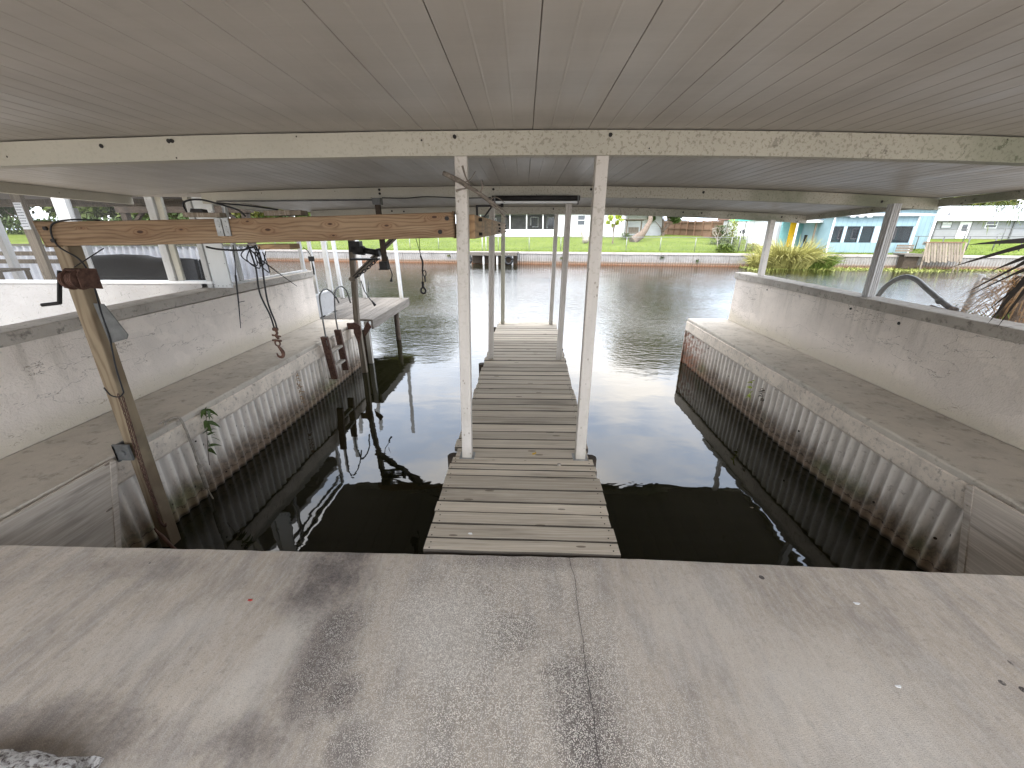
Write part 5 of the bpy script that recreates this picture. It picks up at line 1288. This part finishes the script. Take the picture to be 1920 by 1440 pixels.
pos = ['tree of the left bank row standing forward of its neighbours', 'tree of the left bank row seen just beside the paper sign', 'tree at the very outer end of the left bank row', 'second tree of the left bank row, very wide', 'third tree of the left bank row', 'fourth and tallest tree of the left bank row', 'fifth tree of the left bank row', 'sixth tree of the left bank row', 'seventh tree of the left bank row', 'last and lowest tree of the left bank row', 'outermost tree of the left bank row']
for i, (u, v, h, cr_, mt_) in enumerate(left): tree('tree', nm[mt_] + ' ' + pos[i], 'tree', u, v, h, cr_, mt_, h * .08, 8000, .85, seed=50 + i, tr=.3, clumps=46, group='trees on the far left bank')
m = BB(); random.seed(77)
for i in range(9000):
    u = random.uniform(-90, -18); v = 18 + random.gauss(0, .8); p_ = Vector((u, v, lz(v) + random.random() ** .8 * 2.0)); d_ = Vector([random.gauss(0, 1) for _ in range(3)])
    m.blade(p_, d_, .6, .3, .3, 2)
t = bthing('hedge', 'clipped dark hedge line under the trees of the far left bank', 'hedge', -50, 18, .9); m.build('foliage', 'leaf_dark', t)
# bushes
def bush(label, u, v, w_, h, mat, n=600, name='shrub', L=.25, lw=.07):
    random.seed(int(abs(u * 31 + v * 7))); t = bthing(name, label, 'shrub', u, v, lz(v)); m = BB()
    for i in range(n):
        a = random.uniform(0, 6.283); r = random.random() ** .5; z = random.random()
        p_ = Vector((u + math.cos(a) * r * w_ * (1 - z * .4), v + math.sin(a) * r * .5 * w_, lz(v) + z * h)); m.blade(p_, (math.cos(a) * .8, math.sin(a) * .8, random.uniform(-.2, 1)), L * random.uniform(.5, 1.3), lw, 1., 3)
    m.build('foliage', mat, t)
    b = BB(); b.tube([(u, v, lz(v) - .1), (u, v, lz(v) + h * .6)], .03, 5); b.tube([(u, v, lz(v)), (u + w_ * .4, v, lz(v) + h * .5)], .02, 5); b.build('stem', 'bark', t)
bush('low bright green shrub at the edge of the far seawall', 14.5, .75, .75, .5, 'grass_blade', 900)
bush('dark green rounded bush behind the bare tree', 15.9, 7, .9, 1.5, 'leaf_dark', 1100)
bush('yellow-green leafy bush right of the dark rounded bush', 16.9, 7.4, .6, 2.0, 'leaf_lime', 800)
bush('grey-green weedy bush beside the pedestrian gate', 15.3, 2.4, .6, .9, 'leaf_mid', 500)
bush('yellowish weeds on the bank beside the reed clump', 16.6, 1.5, .6, .5, 'reed', 300)
t = bthing('bare_tree', 'small leafless tree with pale branches in front of the brown fence', 'tree', 14.7, 3, lz(3)); random.seed(14)
m = BB(); z = lz(3)
def br(p, d, L, r, k):
    q_ = p + d * L; m.tube([p, p + d * L * .5 + Vector((random.uniform(-1, 1), 0, random.uniform(-1, 1))) * L * .08, q_], r, 5, rs=[r, r * .8, r * .55])
    if k:
        for _ in range(3): br(q_, (d + Vector((random.uniform(-.9, .9), random.uniform(-.5, .5), random.uniform(-.3, .5)))).normalized(), L * .72, r * .6, k - 1)
br(Vector((14.7, 3, z - .05)), Vector((-.25, 0, 1)).normalized(), .62, .045, 4); m.build('branches', 'twig', t)
# reed clump
def clump(label, u, v, n, hmax, sp, mat, seed):
    random.seed(seed); t = bthing('reed_clump', label, 'reeds', u, v, WL); m = BB()
    for i in range(n):
        a = random.uniform(0, 6.283); r = sp * random.random() ** .7
        p_ = Vector((u + math.cos(a) * r, v + math.sin(a) * r * .35, WL)); L = hmax * random.uniform(.55, 1.05)
        m.blade(p_, (math.cos(a) * random.uniform(.1, .7), math.sin(a) * .4 - .1, 1.), L, random.uniform(.045, .08), random.uniform(.6, 2.4), 6, face=(random.uniform(-1, 1), random.uniform(-.4, .4), random.uniform(-.4, .4)))
    m.build('blades', mat, t)
clump('large yellow-green arching reed clump at the far seawall, left of the blue house', 18.1, -.9, 1150, 2.35, 1.3, 'reed', 1)
clump('smaller arching reed clump to the left of the large one', 16.4, -.9, 420, 1.5, .6, 'reed', 2)
clump('low green reed clump to the right of the large one', 20.1, -.8, 420, 1.5, .7, 'grass_blade', 3)
random.seed(31); m = BB()
for i in range(9000):
    u = random.uniform(15.3, 36); v = -.15 - abs(random.gauss(0, max(.15, .6 + .8 * mnoise.noise(Vector((u * .35, 0, 0)))))) * (1.3 if u < 27 else .6)
    if u > 27 and random.random() < .55: continue
    m.blade((u, v, WL), (random.uniform(-1, 1), random.uniform(-1, 1), random.uniform(.1, .5)), random.uniform(.1, .28), .06, .9, 3)
m.build('water_weeds', 'weed', kind='stuff')
# --- far small dock with tyres
fd = bthing('far_dock', 'small grey dock on short white posts against the far seawall', 'dock', -2.3, -.5, WL)
for k in range(8): bbox('plank', 'planky', fd, (-4.1 + k * .47, -1.1, -.06), (-3.65 + k * .47, -.07, -.0))
bbox('rim_board', 'planky', fd, (-4.12, -1.15, -.22), (-.33, -1.1, -.005))
for u in (-3.9, -2.9, -1.85, -.72):
    m = BB(); m.tube([(u, -1.02, -2), (u, -1.02, -.07)], .07, 8); m.build('post', 'post_clean', fd)
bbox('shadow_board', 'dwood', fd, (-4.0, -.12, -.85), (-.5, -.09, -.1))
def tyre(u, lab):
    t = bthing('tyre', lab, 'tyre', u, -1.15, -.5, 'tyre fenders on the small far dock'); m = BB(); P = [(u + .27 * math.cos(a * .3927), -1.26, -.52 + .27 * math.sin(a * .3927)) for a in range(17)]
    m.tube(P, .085, 8); m.build('tread', 'rubber', t)
    m = BB(); m.tube([(u, -1.26, -.52 + .3), (u, -1.2, -.1)], .015, 5); m.build('rope', 'twig', t)
tyre(-.95, 'black tyre fender on the right part of the small far dock'); tyre(-4.05, 'black tyre fender on the left part of the small far dock')
# davit post
t = bthing('lawn_post', 'short white metal frame post standing on the lawn behind the small far dock', 'post', -3.0, .6, 0)
for u in (-3.35, -3.05): m = BB(); m.tube([(u, .6, 0), (u, .6, 1.35)], .035, 7); m.build('upright', 'post_clean', t)

# --- blue house and neighbours
bl = bthing('house', 'light blue two-level house with a windowed sunroom standing right on the far seawall', 'house', 24, 3, 0)
S0, S1 = 21.3, 26.35
bbox('sunroom_wall', 'blue', bl, (S0, 1.2, -.02), (S1, 1.3, .74)); bbox('sunroom_wall', 'blue', bl, (S0, 1.2, 1.80), (S1, 1.3, 2.42))
bbox('side_wall', 'blue', bl, (S1 - .1, 1.3, -.02), (S1, 6, 2.42)); bbox('side_wall', 'blue', bl, (S0, 1.3, -.02), (S0 + .1, 6, 2.42))
for (a, b) in ((S0, 21.4), (22.04, 22.24), (23.06, 23.16), (23.92, 24.3), (25.0, 25.14), (26.22, S1)): bbox('sunroom_pier', 'bluetrim', bl, (a, 1.19, .745), (b, 1.31, 1.795))
for (a, b) in ((21.42, 22.02), (22.26, 23.04), (23.18, 23.90), (24.32, 24.98), (25.16, 26.20)): window(bl, a + .05, b - .05, .80, 1.74, 1.26, 'dark', 'clearglass', 0, .04)
for (a, b) in ((22.45, 22.9), (23.3, 23.65)): window(bl, a, b, 1.0, 1.6, 2.4, 'white', 'glass', 0, .06)
bbox('interior', 'teal', bl, (S0 + .1, 2.45, -.0), (S1 - .1, 2.55, 2.4)); window(bl, 25.3, 26.0, 1.0, 1.6, 2.44, 'white', 'panel')
m = BB(); m.add([(S0 - .3, .95, 2.42), (27.6, .95, 2.42), (27.6, 4.2, 2.62), (S0 - .3, 4.2, 2.62), (S0 - .3, .95, 2.52), (27.6, .95, 2.52), (27.6, 4.2, 2.72), (S0 - .3, 4.2, 2.72)], [(0, 1, 5, 4), (1, 2, 6, 5), (4, 5, 6, 7), (3, 0, 4, 7), (0, 3, 2, 1)]); m.build('sunroom_roof', 'metalroof', bl)
bbox('wall', 'blue', bl, (S0 + .6, 4.3, 0), (29.5, 10, 3.0)); m = BB(); gable(m, S0 + .6, 29.5, 4.3, 10, 3.02, 1.0, .35); m.build('roof', 'metalroof', bl)
for (a, b) in ((24.1, 24.7), (24.95, 25.5)): window(bl, a, b, 2.72, 2.92, 4.3, 'white')
bbox('corner_trim', 'white', bl, (29.42, 4.2, 0), (29.56, 4.32, 3.0)); bbox('corner_trim', 'white', bl, (S1 - .04, 1.14, .0), (S1 + .05, 1.19, 2.4)); bbox('corner_trim', 'white', bl, (S0 - .05, 1.14, .0), (S0 + .05, 1.19, 2.4))
for k in range(3): bbox('eave_bracket', 'white', bl, (22.1 + k * .5, .93, 2.36), (22.4 + k * .5, .948, 2.50))
# teal patio with yellow door
pt = bthing('patio_cover', 'white patio roof over a teal wall with a bright yellow door', 'patio cover', 20.8, 3.5, .1)
m = BB(); m.add([(19.7, 2.6, 2.15), (22.1, 2.6, 2.15), (22.1, 5.5, 2.7), (19.7, 5.5, 2.7), (19.7, 2.6, 2.23), (22.1, 2.6, 2.23), (22.1, 5.5, 2.78), (19.7, 5.5, 2.78)], [(0, 1, 5, 4), (1, 2, 6, 5), (4, 5, 6, 7), (3, 0, 4, 7), (0, 3, 2, 1)]); m.build('roof', 'metalroof', pt)
bbox('wall', 'teal', pt, (19.8, 5.2, .1), (22.4, 5.4, 2.5)); bbox('fascia', 'white', pt, (19.7, 2.5, 2.05), (22.1, 2.58, 2.22))
dr = bbox('door', plain('yellow_door', (.75, .42, .01), .5, .06), pt, (20.35, 5.1, .2), (20.78, 5.18, 2.2)); bbox('handle', 'iron', dr, (20.70, 5.05, 1.1), (20.74, 5.09, 1.2))
bbox('post', 'plankz', pt, (20.95, 2.7, .1), (21.05, 2.8, 2.14)); bbox('post', 'white', pt, (19.72, 2.7, .1), (19.82, 2.8, 2.14)); window(pt, 21.6, 22.1, .9, 1.8, 5.2, 'dark')
t = bthing('bench', 'dark bench with slatted back on the teal patio', 'bench', 21.5, 4, .2)
bbox('seat', 'dark', t, (21.1, 3.8, .62), (22.0, 4.2, .68)); bbox('backrest', 'dark', t, (21.1, 4.2, .7), (22.0, 4.26, 1.2))
for u in (21.12, 21.92): bbox('leg', 'dark', t, (u, 3.82, .1), (u + .06, 4.2, .61))
wb = bthing('shed', 'white boarded shed between the green canopy and the yellow door', 'shed', 20, 8, .4)
bbox('wall', siding_mat('white_board', (.60, .60, .62), .25, True), wb, (18.75, 6.2, .2), (21.2, 9, 2.3)); m = BB(); gable(m, 18.75, 21.2, 6.2, 9, 2.32, .5, .15); m.build('roof', 'metalroof', wb)
# canopy, teal shed, garage
t = bthing('green_canopy', 'turquoise-green canopy on thin posts beyond the yellow-green bush', 'canopy', 19.3, 13, .7)
mgreen = plain('canopy_green', (.03, .36, .24), .6, .1)
m = BB(); m.add([(18.4, 12, 2.35), (20.2, 12, 2.35), (20.2, 14, 2.35), (18.4, 14, 2.35), (19.3, 13, 2.85)], [(0, 1, 4), (1, 2, 4), (2, 3, 4), (3, 0, 4), (0, 3, 2, 1)]); m.build('top', mgreen, t)
for (u, v) in ((18.45, 12.05), (20.1, 12.05), (18.45, 13.9), (20.1, 13.9)): bbox('post', 'plankz', t, (u, v, .6), (u + .06, v + .06, 2.35))
t = bthing('garage', 'white garage with a brown roof behind the green canopy', 'garage', 21.5, 18, .8)
bbox('wall', 'sidew', t, (19.6, 17, .6), (23.5, 21, 2.5)); m = BB(); gable(m, 19.6, 23.5, 17, 21, 2.52, .9, .2); m.build('roof', plain('brown_shingle', (.22, .13, .10), .9, .2), t); bbox('door', 'panel', t, (20.3, 16.95, .7), (22.4, 16.99, 2.2))
t = bthing('teal_screen', 'pale turquoise privacy screen panel next to the canopy', 'screen', 20.8, 12, .7)
m = BB(); m.prism([(20.3, 11.8, .65), (21.3, 11.8, .65), (21.3, 11.8, 2.3), (20.55, 11.8, 2.15)], (0, .06, 0)); m.build('panel', 'teal', t); bbox('post', mgreen, t, (21.3, 11.8, .6), (21.36, 11.86, 2.4))
for k, (u, lab) in enumerate(((18.9, 'white garden chair, left one under the green canopy'), (19.5, 'dark round grill under the green canopy'), (20.1, 'white garden chair, right one under the green canopy'))):
    t = bthing('garden_chair' if k != 1 else 'grill', lab, 'chair' if k != 1 else 'grill', u, 12.6, .68); mt_ = 'white' if k != 1 else 'dark'
    if k == 1:
        m = BB(); m.tube([(u, 12.6, 1.2), (u, 12.6, 1.35), (u, 12.6, 1.6)], .2, 10, sub=3, rs=[.12, .28, .1]); m.build('bowl', mt_, t)
        for a in range(3): m = BB(); m.tube([(u + .1 * math.cos(a * 2.1), 12.6 + .1 * math.sin(a * 2.1), 1.25), (u + .25 * math.cos(a * 2.1), 12.6 + .25 * math.sin(a * 2.1), .68)], .015, 5); m.build('leg', mt_, t)
    else:
        bbox('seat', mt_, t, (u - .22, 12.4, 1.1), (u + .22, 12.8, 1.14)); bbox('backrest', mt_, t, (u - .22, 12.78, 1.15), (u + .22, 12.82, 1.6))
        for du in (-.22, .18):
            for dv in (0, .36): bbox('leg', mt_, t, (u + du, 12.4 + dv, .68), (u + du + .04, 12.44 + dv, 1.1))
bbox('house_wall', 'sidegrey', None, (14.2, 36, .9), (19.6, 42, 2.9), label='pale grey-blue house wall just visible above the brown board fence', cat='house')
# --- pale grey house at right
gh = bthing('house', 'long pale grey clapboard house with a white metal roof at far right', 'house', 42, 17, .76)
bbox('wall', 'sidegrey', gh, (35.4, 14, .5), (54, 22, 2.42)); 
m = BB(); m.add([(34.9, 13.5, 2.40), (54.5, 13.5, 2.40), (54.5, 22.5, 2.40), (34.9, 22.5, 2.40), (34.9, 18, 3.75), (54.5, 18, 3.75)], [(0, 1, 5, 4), (2, 3, 4, 5), (1, 2, 5), (3, 0, 4), (0, 3, 2, 1)]); m.build('roof', 'metalroof', gh)
bbox('fascia', 'white', gh, (34.9, 13.42, 2.32), (54.5, 13.5, 2.42))
for (u, v, z) in ((38.0, 15, 2.85), (42.5, 16, 3.15), (36.9, 17, 3.5), (45, 17.2, 3.55)): m = BB(); m.tube([(u, v, z - .05), (u, v, z + .22)], .07, 8); m.build('roof_vent', 'pipe', gh)
window(gh, 37.0, 37.75, 1.75, 2.2, 14, 'pipe', 'panel', 1); window(gh, 40.5, 41.3, 1.75, 2.28, 14, 'white', 'glass', 1); window(gh, 35.45, 36.2, 1.0, 1.95, 14, 'white', 'glass', 1); window(gh, 45.2, 46.2, 1.6, 2.2, 14, 'white', 'glass', 1)
dr = bbox('door', 'white', gh, (38.4, 13.93, .82), (39.3, 13.98, 2.25)); bbox('window', 'glass', dr, (38.65, 13.90, 1.45), (39.05, 13.925, 2.0)); bbox('frame', 'pipe', gh, (39.32, 13.93, .8), (39.4, 13.985, 2.3))
bbox('downpipe', 'pipe', gh, (42.6, 13.9, .76), (42.7, 13.97, 2.3)); bbox('downpipe', 'pipe', gh, (36.5, 13.9, .76), (36.58, 13.97, 2.3))
# rear fence rails (two runs)
for (p0, p1, h, lab) in (((26.5, 3.2), (34.5, 3.2), .95, 'dark pipe handrail fence beside the blue house'), ((30.5, 6), (46, 9.5), 1.25, 'grey pipe rail fence crossing the right lawn in front of the pale grey house')):
    t = bthing('pipe_fence', lab, 'fence', p0[0], p0[1], lz(p0[1])); n_ = 5
    for k in range(n_ + 1):
        tt = k / n_; u = p0[0] + (p1[0] - p0[0]) * tt; v = p0[1] + (p1[1] - p0[1]) * tt; m = BB(); m.tube([(u, v, lz(v) - .1), (u, v, lz(v) + h)], .035, 6); m.build('post', 'greymetal', t)
    m = BB(); m.tube([(*p0, lz(p0[1]) + h), (*p1, lz(p1[1]) + h)], .022, 6); m.build('rail', 'greymetal', t)
t = bthing('blue_tub', 'light blue plastic tub on the right lawn by the pale grey house', 'tub', 43.5, 12.5, .68)
m = BB(); m.tube([(43.5, 12.5, .66), (43.5, 12.5, 1.2)], .6, 14, False, rs=[.5, .62]); m.build('tub', plain('blue_plastic', (.12, .35, .65), .4, .05), t)
# deck with raised slatted panel
t = bthing('slatted_gangway', 'raised weathered slatted board panel leaning over the far seawall beside the blue house', 'gangway', 27, -.7, -.4)
N = 13
for k in range(N):
    u = 26.02 + k * 2.06 / N; m = BB(); m.bar((u + .07, -.55, .80 + random.uniform(-.01, .01)), (u + .07, -1.0, -.33 + random.uniform(-.07, .05)), .125, .03, (0, 1, 0)); m.build('board', 'plankz', t)
for z_, v_ in ((.72, -.50), (.2, -.72), (-.25, -.92)): m = BB(); m.box((25.95, v_ + .02, z_ - .04), (28.15, v_ + .09, z_ + .05)); m.build('rail', 'plankz', t)
m = BB(); m.box((25.92, -.60, .80), (28.2, -.50, .86)); m.build('top_rail', mbrown, t)
for u in (26.0, 28.12): m = BB(); m.tube([(u, -.95, -2), (u, -.75, .82)], .05, 7); m.build('post', 'plankz', t)
m = BB(); m.box((27.6, -1.3, -.6), (28.2, -1.2, -.54)); m.tube([(27.5, -1.25, -1.5), (27.65, -1.2, -.5)], .04, 6); m.build('step', 'plankz', t)
t = bthing('cantilever_deck', 'small grey deck with dark gap beneath, between the blue house and the slatted panel', 'deck', 25.6, -.3, 0)
bbox('deck_board', 'planky', t, (24.95, -.75, .06), (26.0, .4, .13)); bbox('rim_board', 'planky', t, (24.93, -.80, -.04), (26.0, -.755, .13))
for k in range(3): bbox('back_board', 'plankz', t, (25.1, .42, .2 + k * .16), (26.1, .46, .33 + k * .16))
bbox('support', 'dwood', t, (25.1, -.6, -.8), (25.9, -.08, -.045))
t = bthing('blue_chair', 'blue plastic chair on the small deck by the blue house', 'chair', 26.9, 2.4, .1)
mb_ = plain('blue_chair', (.16, .26, .50), .5, .06)
bbox('seat', mb_, t, (26.65, 2.2, .5), (27.1, 2.6, .55)); bbox('backrest', mb_, t, (26.65, 2.58, .56), (27.1, 2.64, 1.05))
for (u, v) in ((26.66, 2.22), (27.04, 2.22), (26.66, 2.54), (27.04, 2.54)): bbox('leg', mb_, t, (u, v, .1), (u + .05, v + .05, .5))
